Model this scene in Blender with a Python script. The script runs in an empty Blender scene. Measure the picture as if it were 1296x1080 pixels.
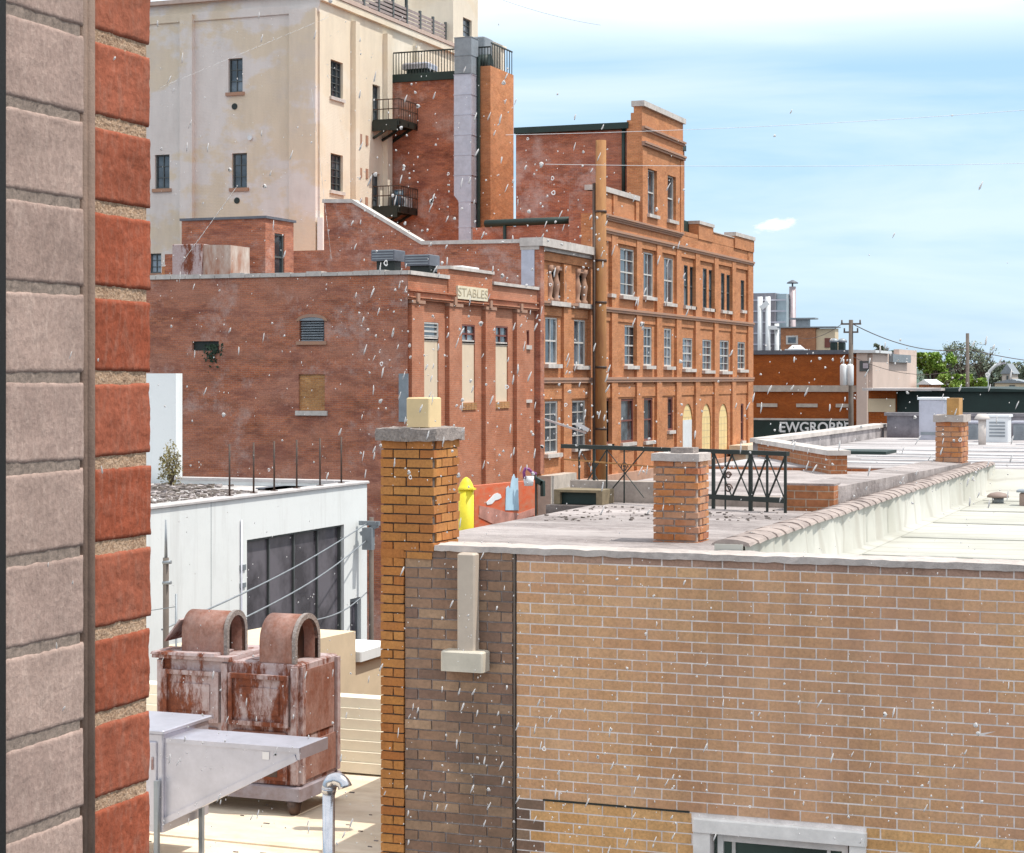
import bpy, math, random
from mathutils import Vector, noise as mnoise

random.seed(7)
SC = bpy.context.scene
COL = SC.collection
F = 2450.0
TH = math.atan(942 / F)
CS, SN = math.cos(TH), math.sin(TH)

# ---------------------------------------------------------------- measuring helpers
# (eye height = 0; building grid: X along the fronts, Y along the street, Z up; street level -10)
def _u(px): return (px - 648) / F
def dX(px, X): return X / (-SN + _u(px) * CS)
def dY(px, Y): return Y / (CS + _u(px) * SN)
def ZZ(py, d): return (478 - py) * d / F
def FX(px, py, X):
    d = dX(px, X); return d * (CS + _u(px) * SN), ZZ(py, d)
def FY(px, py, Y):
    d = dY(px, Y); return d * (-SN + _u(px) * CS), ZZ(py, d)
def PD(px, py, d):
    return (d * (-SN + _u(px) * CS), d * (CS + _u(px) * SN), ZZ(py, d))
def rX(px0, px1, y0, y1, X):
    pm = (px0 + px1) / 2; d = dX(pm, X)
    return FX(px0, 0, X)[0], FX(px1, 0, X)[0], ZZ(y1, d), ZZ(y0, d)
def rY(px0, px1, y0, y1, Y):
    pm = (px0 + px1) / 2; d = dY(pm, Y)
    return FY(px0, 0, Y)[0], FY(px1, 0, Y)[0], ZZ(y1, d), ZZ(y0, d)

# ---------------------------------------------------------------- mesh builder
class MB:
    def __init__(s): s.v = []; s.f = []; s.m = []; s.sm = []
    def add(s, vs, fs, mi=0, smooth=False):
        b = len(s.v); s.v += [tuple(p) for p in vs]
        for f in fs:
            s.f.append([b + i for i in f]); s.m.append(mi); s.sm.append(smooth)
    def box(s, x0, x1, y0, y1, z0, z1, mi=0, jit=0.0):
        if x0 > x1: x0, x1 = x1, x0
        if y0 > y1: y0, y1 = y1, y0
        if z0 > z1: z0, z1 = z1, z0
        vs = [(x, y, z) for z in (z0, z1) for y in (y0, y1) for x in (x0, x1)]
        if jit:
            vs = [tuple(c + random.uniform(-jit, jit) for c in p) for p in vs]
        s.add(vs, [(0, 2, 3, 1), (4, 5, 7, 6), (0, 1, 5, 4), (2, 6, 7, 3), (0, 4, 6, 2), (1, 3, 7, 5)], mi)
    def bbox(s, x0, x1, y0, y1, z0, z1, b=0.01, mi=0):
        """box with chamfered vertical and top edges"""
        poly = [(x0 + b, y0), (x1 - b, y0), (x1, y0 + b), (x1, y1 - b), (x1 - b, y1), (x0 + b, y1), (x0, y1 - b), (x0, y0 + b)]
        cx, cy = (x0 + x1) / 2, (y0 + y1) / 2
        top = [(cx + (p[0] - cx) * (1 - 2 * b / (x1 - x0)), cy + (p[1] - cy) * (1 - 2 * b / (y1 - y0))) for p in poly]
        vs = [(x, y, z0) for x, y in poly] + [(x, y, z1 - b) for x, y in poly] + [(x, y, z1) for x, y in top]
        fs = [tuple(range(7, -1, -1)), tuple(range(16, 24))]
        for r in (0, 8):
            fs += [(r + i, r + (i + 1) % 8, r + 8 + (i + 1) % 8, r + 8 + i) for i in range(8)]
        s.add(vs, fs, mi)
    def prism(s, poly, ax, a, b, mi=0):
        """poly of (u,v); ax 'y': u=X v=Z extruded in Y; ax 'x': u=Y v=Z extruded in X; ax 'z': u=X v=Y"""
        n = len(poly)
        def P(u, v, w): return {'y': (u, w, v), 'x': (w, u, v), 'z': (u, v, w)}[ax]
        vs = [P(u, v, a) for u, v in poly] + [P(u, v, b) for u, v in poly]
        fs = [tuple(range(n)), tuple(range(2 * n - 1, n - 1, -1))]
        fs += [(i, (i + 1) % n, n + (i + 1) % n, n + i) for i in range(n)]
        s.add(vs, fs, mi)
    def bar(s, p, q, w, h=None, mi=0):
        """square bar from p to q"""
        h = h or w
        p, q = Vector(p), Vector(q); d = (q - p).normalized()
        up = Vector((0, 0, 1)) if abs(d.z) < .95 else Vector((1, 0, 0))
        a = d.cross(up).normalized() * w / 2; b = a.cross(d).normalized() * h / 2
        vs = [p - a - b, p + a - b, p + a + b, p - a + b, q - a - b, q + a - b, q + a + b, q - a + b]
        s.add(vs, [(3, 2, 1, 0), (4, 5, 6, 7), (0, 1, 5, 4), (1, 2, 6, 5), (2, 3, 7, 6), (3, 0, 4, 7)], mi)
    def tube(s, pts, r, n=10, mi=0, caps=True):
        pts = [Vector(p) for p in pts]; rs = r if isinstance(r, (list, tuple)) else [r] * len(pts)
        b = len(s.v); ref = None
        for i, p in enumerate(pts):
            d = (pts[min(i + 1, len(pts) - 1)] - pts[max(i - 1, 0)]).normalized()
            if ref is None:
                ref = d.cross(Vector((0, 0, 1)) if abs(d.z) < .9 else Vector((1, 0, 0))).normalized()
            a = (ref - d * ref.dot(d)).normalized(); ref = a; c = d.cross(a)
            for k in range(n):
                t = 2 * math.pi * k / n
                s.v.append(tuple(p + (a * math.cos(t) + c * math.sin(t)) * rs[i]))
        for i in range(len(pts) - 1):
            for k in range(n):
                s.f.append([b + i * n + k, b + i * n + (k + 1) % n, b + (i + 1) * n + (k + 1) % n, b + (i + 1) * n + k]); s.m.append(mi); s.sm.append(True)
        if caps:
            s.f.append([b + k for k in range(n)][::-1]); s.m.append(mi); s.sm.append(False)
            e = b + (len(pts) - 1) * n
            s.f.append([e + k for k in range(n)]); s.m.append(mi); s.sm.append(False)
    def holed(s, ax, c, u0, u1, z0, z1, holes, depth, mi=0, rmi=None):
        """wall face with rectangular holes and reveals. ax 'x': faces +X at X=c, u=Y; ax 'y': faces -Y at Y=c, u=X"""
        rmi = mi if rmi is None else rmi
        us = sorted({u0, u1} | {h[0] for h in holes} | {h[1] for h in holes})
        zs = sorted({z0, z1} | {h[2] for h in holes} | {h[3] for h in holes})
        P = (lambda u, w, z: (c - w, u, z)) if ax == 'x' else (lambda u, w, z: (u, c + w, z))
        for i in range(len(us) - 1):
            for j in range(len(zs) - 1):
                a, b, e, g = us[i], us[i + 1], zs[j], zs[j + 1]
                mu, mz = (a + b) / 2, (e + g) / 2
                if mu < u0 or mu > u1 or mz < z0 or mz > z1: continue
                if any(h[0] < mu < h[1] and h[2] < mz < h[3] for h in holes): continue
                s.add([P(a, 0, e), P(b, 0, e), P(b, 0, g), P(a, 0, g)], [(0, 1, 2, 3)], mi)
        for h in holes:
            a, b, e, g = h
            for q in ([(a, e), (a, g)], [(b, g), (b, e)], [(a, g), (b, g)], [(b, e), (a, e)]):
                (ua, za), (ub, zb) = q
                s.add([P(ua, 0, za), P(ub, 0, zb), P(ub, depth, zb), P(ua, depth, za)], [(0, 1, 2, 3)], rmi)
    def each(s, name, mats, parent):
        """every box of this builder as a part of its own"""
        for b in range(0, len(s.v), 8):
            m = MB(); m.v = s.v[b:b + 8]; q = b // 8 * 6
            m.f = [[i - b for i in f] for f in s.f[q:q + 6]]; m.m = s.m[q:q + 6]; m.sm = s.sm[q:q + 6]; m.build(name, mats, parent)
    def build(s, name, mats, parent=None, loc=None):
        me = bpy.data.meshes.new(name)
        r = parent
        while r is not None and r.parent is not None: r = r.parent
        off = Vector(r.location) if r is not None else Vector(loc or (0, 0, 0))
        me.from_pydata([tuple(Vector(p) - off) for p in s.v], [], s.f)
        for m in (mats if isinstance(mats, (list, tuple)) else [mats]): me.materials.append(m)
        me.polygons.foreach_set('material_index', s.m)
        me.polygons.foreach_set('use_smooth', s.sm)
        me.update()
        o = bpy.data.objects.new(name, me); COL.objects.link(o)
        if parent is not None: o.parent = parent
        else: o.location = off
        return o

def tag(o, label=None, cat=None, group=None, kind=None):
    if label: o['label'] = label
    if cat: o['category'] = cat
    if group: o['group'] = group
    if kind: o['kind'] = kind
    return o
def thing(name, label, cat, loc, group=None):
    o = bpy.data.objects.new(name, None); COL.objects.link(o); o.location = loc
    o.empty_display_size = .2
    return tag(o, label, cat, group)
def copy_tree(o, parent=None):
    c = o.copy(); COL.objects.link(c); c.parent = parent
    for ch in list(o.children): copy_tree(ch, c)
    return c

# ---------------------------------------------------------------- materials
class NT:
    def __init__(s, name):
        s.m = bpy.data.materials.new(name); s.m.use_nodes = True; s.t = s.m.node_tree
        s.b = s.t.nodes['Principled BSDF']; s.out = s.t.nodes['Material Output']
    def n(s, typ, **kw):
        x = s.t.nodes.new('ShaderNode' + typ)
        for k, v in kw.items(): setattr(x, k, v)
        return x
    def l(s, a, b): s.t.links.new(a, b)
    def coord(s, scale=(1, 1, 1)):
        c = s.n('TexCoord'); m = s.n('Mapping'); m.inputs['Scale'].default_value = scale
        s.l(c.outputs['Object'], m.inputs['Vector']); return m.outputs['Vector']
    def noise(s, vec, scale, detail=4, rough=.6):
        x = s.n('TexNoise'); x.inputs['Scale'].default_value = scale; x.inputs['Detail'].default_value = detail
        x.inputs['Roughness'].default_value = rough; s.l(vec, x.inputs['Vector']); return x.outputs['Fac']
    def ramp(s, fac, stops):
        r = s.n('ValToRGB'); e = r.color_ramp.elements
        while len(e) < len(stops): e.new(.5)
        for i, (p, c) in enumerate(stops):
            e[i].position = p; e[i].color = (*c, 1) if not isinstance(c, (int, float)) else (c, c, c, 1)
        s.l(fac, r.inputs['Fac']); return r.outputs['Color']
    def mix(s, fac, a, b, mode='MIX'):
        x = s.n('Mix', data_type='RGBA', blend_type=mode)
        for k, v in ((0, fac), (6, a), (7, b)):
            if hasattr(v, 'is_linked') or hasattr(v, 'links'): s.l(v, x.inputs[k])
            elif k == 0: x.inputs[0].default_value = v
            else: x.inputs[k].default_value = (*v, 1)
        return x.outputs[2]
    def bump(s, h, strength, dist):
        b = s.n('Bump'); b.inputs['Strength'].default_value = strength; b.inputs['Distance'].default_value = dist
        s.l(h, b.inputs['Height']); s.l(b.outputs['Normal'], s.b.inputs['Normal']); return b
    def done(s, col, rough=.85, metal=0.0, spec=None):
        if hasattr(col, 'links'): s.l(col, s.b.inputs['Base Color'])
        else: s.b.inputs['Base Color'].default_value = (*col, 1)
        s.b.inputs['Roughness'].default_value = rough; s.b.inputs['Metallic'].default_value = metal
        if spec is not None: s.b.inputs['Specular IOR Level'].default_value = spec
        return s.m

def m_plain(name, col, rough=.8, metal=0, var=.25, scale=3, bump=0, col2=None, stretch=(1, 1, 1), spec=None):
    t = NT(name); v = t.coord(stretch)
    n1 = t.noise(v, scale, 6, .65); n2 = t.noise(v, scale * 9, 4, .6)
    a = col; b = col2 or tuple(c * (1 - var) for c in col)
    c = t.mix(t.ramp(n1, [(.35, 0.0), (.68, 1.0)]), a, b)
    c = t.mix(.5, c, t.ramp(n2, [(.3, 1 - var * .6), (.7, 1.0)]), 'MULTIPLY')
    if bump: t.bump(n2, .6, bump)
    return t.done(c, rough, metal, spec)

def m_brick(name, c1, c2, mortar, L=.21, H=.0735, joint=.011, stain=None, stain_s=.25, stain_amt=.6, white=None, bumpd=.004, mott=.35, streak=2.2, plum=None):
    t = NT(name)
    tc = t.n('TexCoord'); sp = t.n('SeparateXYZ'); t.l(tc.outputs['Object'], sp.inputs[0])
    ad = t.n('Math', operation='ADD'); t.l(sp.outputs[0], ad.inputs[0]); t.l(sp.outputs[1], ad.inputs[1])
    cb = t.n('CombineXYZ'); t.l(ad.outputs[0], cb.inputs[0]); t.l(sp.outputs[2], cb.inputs[1])
    br = t.n('TexBrick'); br.inputs['Scale'].default_value = 1; br.inputs['Brick Width'].default_value = L
    br.inputs['Row Height'].default_value = H; br.inputs['Mortar Size'].default_value = joint / 2; br.inputs['Mortar Smooth'].default_value = .15
    br.inputs['Color1'].default_value = (*c1, 1); br.inputs['Color2'].default_value = (*c2, 1); br.inputs['Mortar'].default_value = (*mortar, 1)
    t.l(cb.outputs[0], br.inputs['Vector'])
    st = t.n('Mapping'); st.inputs['Scale'].default_value = (1, 1, streak); t.l(tc.outputs['Object'], st.inputs['Vector'])
    n1 = t.noise(st.outputs[0], 1.1, 9, .72)
    c = t.mix(1.0, br.outputs['Color'], t.ramp(n1, [(.28, 1 - mott), (.5, .9), (.72, 1.25)]), 'MULTIPLY')
    if stain:
        n2 = t.noise(st.outputs[0], stain_s, 7, .7)
        c = t.mix(t.ramp(n2, [(.42, 0.0), (.64, stain_amt)]), c, stain)
    if plum:
        n4 = t.noise(st.outputs[0], .6, 8, .75); c = t.mix(t.ramp(n4, [(.5, 0.0), (.66, .7)]), c, plum)
    if white:
        n3 = t.noise(tc.outputs['Object'], .55, 8, .75)
        c = t.mix(t.ramp(n3, [(.52, 0.0), (.70, white[1])]), c, white[0])
    nf = t.noise(tc.outputs['Object'], 22, 3, .6)
    c = t.mix(1.0, c, t.ramp(nf, [(.3, .78), (.7, 1.12)]), 'MULTIPLY')
    b = t.bump(br.outputs['Fac'], 1.0, bumpd); b.invert = True
    return t.done(c, .9, 0, .25)

def m_isle(name, cols, stain=None, stain_s=1.2, amt=.6, fine=60, bump=.002, grime=.35, rough=.88):
    """bricks that are meshes of their own: one tint for each brick"""
    t = NT(name); g = t.n('NewGeometry'); v = t.coord()
    c = t.ramp(g.outputs['Random Per Island'], [(i / max(1, len(cols) - 1), k) for i, k in enumerate(cols)])
    n1 = t.noise(v, fine, 5, .7); n2 = t.noise(v, stain_s, 7, .7)
    c = t.mix(1.0, c, t.ramp(n1, [(.25, 1 - grime), (.55, 1.0), (.8, 1.18)]), 'MULTIPLY')
    if stain: c = t.mix(t.ramp(n2, [(.4, 0.0), (.66, amt)]), c, stain)
    n3 = t.noise(t.coord((1, 1, .18)), 1.7, 7, .72)
    c = t.mix(1.0, c, t.ramp(n3, [(.34, .78), (.52, 1.0), (.7, 1.08)]), 'MULTIPLY')
    t.bump(n1, .8, bump)
    return t.done(c, rough, 0, .25)

def m_glass(name, col=(.02, .028, .035), rough=.04, wav=.15):
    t = NT(name); v = t.coord(); t.bump(t.noise(v, .9, 2, .5), wav, .02)
    oi = t.n('ObjectInfo')
    far = t.mix(t.ramp(oi.outputs['Random'], [(.25, 0.0), (.6, .35), (.95, 1.0)]), tuple(k * 1.8 + .01 for k in col), tuple(k * 5 + .12 for k in col))
    c = t.mix(t.ramp(t.noise(v, .9, 4, .6), [(.42, 0.0), (.62, 1.0)]), col, far)
    return t.done(c, rough, 0, .9)

M = {}
RED1, RED2 = (.40, .115, .045), (.27, .072, .034)
M['brick_shade'] = m_brick('weathered red brick shaded tone', (.53, .175, .085), (.36, .115, .068), (.42, .28, .22), stain=(.50, .235, .165), stain_amt=.8, stain_s=.16, white=((.60, .46, .42), .75), mott=.7, streak=3.2, plum=(.21, .078, .062))  # weathered, and darker for faces away from the sun: shade in the colour
M['brick_sun'] = m_brick('orange facade brick sunlit tone', (.63, .265, .11), (.50, .185, .075), (.50, .30, .2), stain=(.60, .28, .15), stain_amt=.6, mott=.38)  # brighter brick for the street faces, sunlight put into the colour
M['brick_annex'] = m_brick('pinkish red brick', (.52, .19, .10), (.43, .15, .08), (.46, .28, .2), stain=(.54, .27, .18), stain_amt=.6, mott=.22)
M['brick_light'] = m_brick('light tan brick', (.56, .29, .12), (.42, .19, .075), (.45, .30, .2), mott=.3)
M['brick_ware'] = m_brick('deep orange brick', (.44, .11, .018), (.34, .075, .012), (.34, .14, .06), mott=.25, stain=(.34, .10, .03))
M['brick_low'] = m_brick('orange parapet brick', (.46, .19, .085), (.36, .14, .065), (.45, .33, .25), mott=.3)
M['stone'] = m_plain('pale limestone', (.60, .52, .45), .85, var=.3, scale=2, bump=.004)
M['sandstone'] = m_plain('brownstone trim', (.44, .24, .15), .85, var=.35, scale=1.5, bump=.004, col2=(.36, .22, .17))
M['coping'] = m_plain('weathered white coping', (.66, .60, .56), .8, var=.35, scale=2, bump=.003)
M['glass'] = m_glass('dark window glass')
M['glass_bright'] = m_glass('sky lit old glass', (.03, .038, .048), .06, .4)
M['frame_white'] = m_plain('old white window frame', (.66, .63, .60), .6, var=.25, scale=4)
M['frame_dark'] = m_plain('dark steel window frame', (.09, .10, .10), .5, var=.2)
M['frame_brown'] = m_plain('maroon window frame', (.20, .06, .045), .6, var=.2)
M['board_cream'] = m_plain('cream window board', (.72, .58, .43), .75, var=.12, scale=1.2)
M['arch_cream'] = m_plain('yellow cream infill', (.82, .62, .30), .75, var=.12, scale=1.2)
M['black'] = m_plain('black painted iron', (.014, .022, .018), .5, var=.3, scale=6)
M['blackgreen'] = m_plain('very dark green sheet', (.012, .035, .030), .6, var=.35, scale=1)
M['iron'] = m_plain('rusty dark iron', (.045, .035, .03), .6, var=.4, scale=9, col2=(.11, .05, .03))
M['galv'] = m_plain('galvanised steel duct', (.56, .555, .63), .38, .55, var=.2, scale=3, spec=.5)
M['galv_dark'] = m_plain('dull galvanised steel', (.30, .33, .36), .5, .35, var=.25, scale=3)
M['grey_unit'] = m_plain('dark grey unit paint', (.13, .14, .17), .5, var=.25, scale=4)
M['white_unit'] = m_plain('white unit paint', (.74, .76, .78), .45, var=.12, scale=2)
M['white_wall'] = m_plain('white painted render', (.70, .725, .73), .8, var=.12, scale=.6, bump=.002, col2=(.63, .66, .68))
def m_stained(name, col, dirt, amt=.5):
    t = NT(name); v = t.coord(); n1 = t.noise(t.coord((1, 1, .07)), 2.6, 7, .72); n2 = t.noise(v, .8, 8, .72); n3 = t.noise(v, 14, 4, .7)
    c = t.mix(t.ramp(n1, [(.52, 0.0), (.74, amt)]), col, dirt); c = t.mix(t.ramp(n2, [(.5, 0.0), (.72, amt * .7)]), c, tuple(.8 * k for k in col))
    c = t.mix(t.ramp(n3, [(.66, 0.0), (.74, .5)]), c, dirt); t.bump(n3, .4, .004); return t.done(c, .85, 0, .2)
M['white_wall'] = m_stained('white painted render', (.74, .765, .77), (.50, .50, .49), .55)
M['beige_wall'] = m_plain('beige stucco', (.70, .57, .40), .85, var=.12, scale=2)
M['siding'] = m_plain('cream lap siding', (.86, .79, .64), .6, var=.10, scale=2)
M['white_memb'] = None
M['wood'] = m_plain('brown weathered pole', (.42, .21, .07), .8, var=.45, scale=1.2, col2=(.26, .10, .04), stretch=(1, 1, .25), bump=.01)
M['wood_grey'] = m_plain('grey timber pole', (.17, .14, .12), .85, var=.3, scale=2)
M['leaf'] = m_plain('spring leaves', (.15, .29, .03), .6, var=.5, scale=.5, col2=(.26, .36, .05))
M['leaf_far'] = m_plain('distant leaves', (.20, .24, .16), .7, var=.35, scale=.3)
M['leaf_dry'] = m_plain('yellowish shrub leaves', (.19, .17, .055), .7, var=.5, scale=5, col2=(.30, .24, .11))
M['bark'] = m_plain('bark', (.12, .09, .07), .9, var=.3)
M['ground'] = m_plain('asphalt ground', (.09, .088, .085), .95, var=.3, scale=.2)
M['hill'] = m_plain('wooded hills', (.07, .12, .09), .95, var=.4, scale=.05)
M['tar'] = None

def m_gravel(name, a, b, c3, scale=26, streak=(1, 1, 1), bump=.02):
    t = NT(name); v = t.coord(); vs = t.coord(streak)
    n1 = t.noise(v, scale, 5, .75); n2 = t.noise(vs, 1.1, 7, .7); n3 = t.noise(vs, .35, 5, .65)
    c = t.mix(t.ramp(n1, [(.35, 0.0), (.65, 1.0)]), a, b)
    c = t.mix(t.ramp(n2, [(.42, 0.0), (.62, .75)]), c, c3)
    c = t.mix(1.0, c, t.ramp(n3, [(.3, .65), (.7, 1.2)]), 'MULTIPLY')
    t.bump(n1, .9, bump); return t.done(c, .95, 0, .2)
M['tar'] = m_gravel('grey roof gravel', (.36, .315, .305), (.20, .172, .17), (.50, .45, .44), 16, (.6, 1.6, 1))
M['tar_stripe'] = m_gravel('patched pale roof sheet', (.40, .37, .37), (.27, .25, .26), (.60, .575, .58), 9, (.35, 2.2, 1))
M['deck'] = m_gravel('sunlit buff roof deck', (.78, .66, .50), (.66, .53, .39), (.84, .75, .62), 5, (.6, 1.6, 1), .006)
M['debris'] = m_gravel('dark roof debris', (.20, .165, .15), (.075, .062, .062), (.36, .31, .29), 9, (.5, 2.5, 1), .03)
M['mortar_cap'] = m_gravel('rough concrete cap', (.44, .38, .35), (.22, .19, .18), (.36, .31, .29), 38, (1, 1, 1), .02)
M['edge'] = m_gravel('pale mortar roof edge', (.55, .49, .46), (.38, .335, .315), (.62, .56, .53), 14, (1, 1, 1), .01)
def m_membrane():
    t = NT('white roof membrane'); v = t.coord((1.3, .32, 1)); n = t.noise(v, 1.6, 4, .55); n2 = t.noise(t.coord(), .5, 5, .6)
    w = t.n('TexWave', wave_type='BANDS', bands_direction='Y'); w.inputs['Scale'].default_value = .62; w.inputs['Distortion'].default_value = 7; w.inputs['Detail'].default_value = 3
    t.l(t.coord(), w.inputs['Vector'])
    c = t.mix(t.ramp(n2, [(.4, 0.0), (.62, 1.0)]), (.49, .485, .445), (.385, .38, .335))
    c = t.mix(t.ramp(w.outputs['Fac'], [(.0, .55), (.14, 0.0)]), c, (.33, .31, .27))
    h = t.mix(.5, n, w.outputs['Fac']); t.bump(h, .5, .05); return t.done(c, .7, 0, .3)
M['white_memb'] = m_membrane()
def m_rust():
    t = NT('rusted painted steel'); v = t.coord(); vz = t.coord((1, 1, .3))
    n1 = t.noise(vz, 2.6, 10, .76); n2 = t.noise(v, 18, 5, .7)
    rust = t.mix(t.ramp(n2, [(.3, 0.0), (.7, 1.0)]), (.25, .072, .032), (.095, .03, .02))
    paint = t.mix(t.ramp(n2, [(.3, 0.0), (.75, 1.0)]), (.48, .41, .42), (.36, .24, .22))
    c = t.mix(t.ramp(n1, [(.49, 0.0), (.57, 1.0)]), paint, rust)
    t.bump(n2, .6, .006); return t.done(c, .8, .0, .3)
M['rust'] = m_rust()
def m_rust2():
    t = NT('pinkish weathered rust'); v = t.coord(); n1 = t.noise(t.coord((1, 1, .6)), 5, 8, .75); n2 = t.noise(v, 30, 4, .7)
    c = t.mix(t.ramp(n1, [(.38, 0.0), (.62, 1.0)]), (.37, .225, .19), (.25, .10, .065)); c = t.mix(.6, c, t.ramp(n2, [(.3, .6), (.7, 1.1)]), 'MULTIPLY')
    t.bump(n2, .5, .004); return t.done(c, .85, 0, .3)
M['rust_pink'] = m_rust2()
def m_tower(name, a, b, c3):
    t = NT(name); v = t.coord((1, 1, 1.6)); n1 = t.noise(v, .13, 6, .62); n2 = t.noise(v, .5, 8, .7); n3 = t.noise(t.coord((1, 1, .25)), 1.3, 6, .7)
    c = t.mix(t.ramp(n1, [(.485, 0.0), (.525, 1.0)]), a, b)
    c = t.mix(t.ramp(n2, [(.5, 0.0), (.75, .55)]), c, c3)
    c = t.mix(.7, c, t.ramp(n3, [(.3, .84), (.6, 1.0)]), 'MULTIPLY')
    br = t.n('TexBrick'); br.inputs['Scale'].default_value = 1; br.inputs['Brick Width'].default_value = .22; br.inputs['Row Height'].default_value = .075; br.inputs['Mortar Size'].default_value = .006
    tc = t.n('TexCoord'); sp = t.n('SeparateXYZ'); t.l(tc.outputs['Object'], sp.inputs[0]); ad = t.n('Math', operation='ADD'); t.l(sp.outputs[0], ad.inputs[0]); t.l(sp.outputs[1], ad.inputs[1])
    cb = t.n('CombineXYZ'); t.l(ad.outputs[0], cb.inputs[0]); t.l(sp.outputs[2], cb.inputs[1]); t.l(cb.outputs[0], br.inputs['Vector'])
    b_ = t.bump(br.outputs['Fac'], .8, .006); b_.invert = True
    return t.done(c, .9, 0, .2)
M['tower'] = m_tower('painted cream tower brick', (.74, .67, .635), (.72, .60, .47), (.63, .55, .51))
M['tower_sun'] = m_tower('cream tower brick sunlit tone', (.78, .70, .58), (.77, .67, .53), (.68, .59, .48))  # lighter copy of the tower brick, sunlight put into the colour

# bricks as meshes
M['b_tan'] = m_isle('tan wall bricks', [(.62, .355, .19), (.66, .395, .215), (.585, .32, .165), (.63, .37, .20), (.68, .42, .235)], stain=(.56, .32, .23), stain_s=.55, amt=.7, fine=45)
M['b_patch'] = m_isle('lighter patch bricks', [(.68, .385, .165), (.73, .43, .20), (.62, .335, .135)], stain_s=1, fine=45)
M['b_dark'] = m_isle('sooty brown bricks', [(.28, .165, .12), (.38, .225, .145), (.23, .14, .11), (.48, .31, .20), (.32, .185, .13)], stain=(.12, .085, .06), stain_s=.8, amt=.7, fine=45)
M['b_orange'] = m_isle('orange chimney bricks', [(.46, .19, .05), (.52, .24, .075), (.40, .14, .04), (.50, .21, .06)], stain=(.30, .12, .05), stain_s=3, amt=.45, fine=50)
M['b_orange_red'] = m_isle('red orange chimney bricks', [(.46, .15, .045), (.52, .22, .08), (.38, .10, .035), (.48, .25, .14)], stain=(.48, .33, .25), stain_s=3, amt=.5, fine=50)
M['mortar_light'] = m_plain('pale grey mortar', (.88, .80, .77), .95, var=.3, scale=12, bump=.003)
M['mortar_dark'] = m_plain('dark mortar', (.14, .105, .085), .95, var=.4, scale=12, bump=.003)
M['mortar_mid'] = m_plain('grey mortar', (.44, .37, .35), .95, var=.4, scale=12, bump=.003)
# ================================================================ generic builders
def courses(mb, ax, c, a0, a1, z0, z1, L, H, j, dep, mi=0, jit=.0012, out=.0015, holes=(), odd=0, slot=None):
    k = 0; n = int(math.ceil((z1 - z0) / H - 1e-6))
    for k in range(n):
        zb = z1 - (k + 1) * H + j; zt = z1 - k * H
        zb = max(zb, z0)
        if zt - zb < .01: continue
        s = a0 - (L / 2 if (k + odd) % 2 else 0)
        while s < a1:
            p, q = max(s, a0), min(s + L - j, a1)
            segs = [(p, q)]
            for h in holes:
                if zt > h[2] + .012 and zb < h[3] - .012:
                    ns = []
                    for (g, e) in segs:
                        if e <= h[0] or g >= h[1]: ns.append((g, e)); continue
                        if g < h[0]: ns.append((g, h[0]))
                        if e > h[1]: ns.append((h[1], e))
                    segs = ns
            for (g, e) in segs:
                if e - g < .025: continue
                o = random.uniform(-out, out)
                m_ = slot(.5 * (g + e), .5 * (zb + zt)) if slot else mi
                if ax == 'y': mb.box(g, e, c + o, c + dep, zb, zt, m_, jit)
                else: mb.box(c - dep, c + o, g, e, zb, zt, m_, jit)
            s += L

def brick_shaft(name, x0, x1, y0, y1, z0, z1, parent, bm, mm, L=.205, H=.0665, j=.010, label=None, jit=.0025):
    mb = MB()
    mb.box(x0 + .014, x1 - .014, y0 + .014, y1 - .014, z0, z1, 1)
    D = .012
    courses(mb, 'y', y0, x0, x1, z0, z1, L, H, j, .05, 0, jit, .003)
    courses(mb, 'x', x1, y0 + .052, y1, z0, z1, L, H, j, .05, 0, jit, .003, odd=1)
    for k in range(int((z1 - z0) / H)):      # plain returns on the far faces
        zt = z1 - k * H
        mb.box(x0, x0 + .05, y0 + .052, y1, max(z0, zt - H + j), zt, 0, jit)
        mb.box(x0 + .052, x1 - .052, y1 - .05, y1, max(z0, zt - H + j), zt, 0, jit)
    o = mb.build(name, [bm, mm], parent)
    if label: o['label'] = label
    return o

def rough_slab(name, x0, x1, y0, y1, z0, z1, mat, parent, n=.012, step=.05):
    """slab with a broken, uneven skin"""
    mb = MB(); nx = max(2, int((x1 - x0) / step)); ny = max(2, int((y1 - y0) / step)); nz = max(1, int((z1 - z0) / step))
    idx = {}
    def V(i, j, k):
        if (i, j, k) not in idx:
            p = Vector((x0 + (x1 - x0) * i / nx, y0 + (y1 - y0) * j / ny, z0 + (z1 - z0) * k / nz))
            d = mnoise.noise_vector(p * 9) * n + mnoise.noise_vector(p * 31) * n * .6
            idx[(i, j, k)] = len(mb.v); mb.v.append(tuple(p + d))
        return idx[(i, j, k)]
    def q(*a): mb.f.append([V(*t) for t in a]); mb.m.append(0); mb.sm.append(False)
    for i in range(nx):
        for j in range(ny):
            q((i, j, nz), (i + 1, j, nz), (i + 1, j + 1, nz), (i, j + 1, nz)); q((i, j, 0), (i, j + 1, 0), (i + 1, j + 1, 0), (i + 1, j, 0))
    for i in range(nx):
        for k in range(nz):
            q((i, 0, k), (i + 1, 0, k), (i + 1, 0, k + 1), (i, 0, k + 1)); q((i, ny, k), (i, ny, k + 1), (i + 1, ny, k + 1), (i + 1, ny, k))
    for j in range(ny):
        for k in range(nz):
            q((0, j, k), (0, j, k + 1), (0, j + 1, k + 1), (0, j + 1, k)); q((nx, j, k), (nx, j + 1, k), (nx, j + 1, k + 1), (nx, j, k + 1))
    return mb.build(name, mat, parent)

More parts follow.
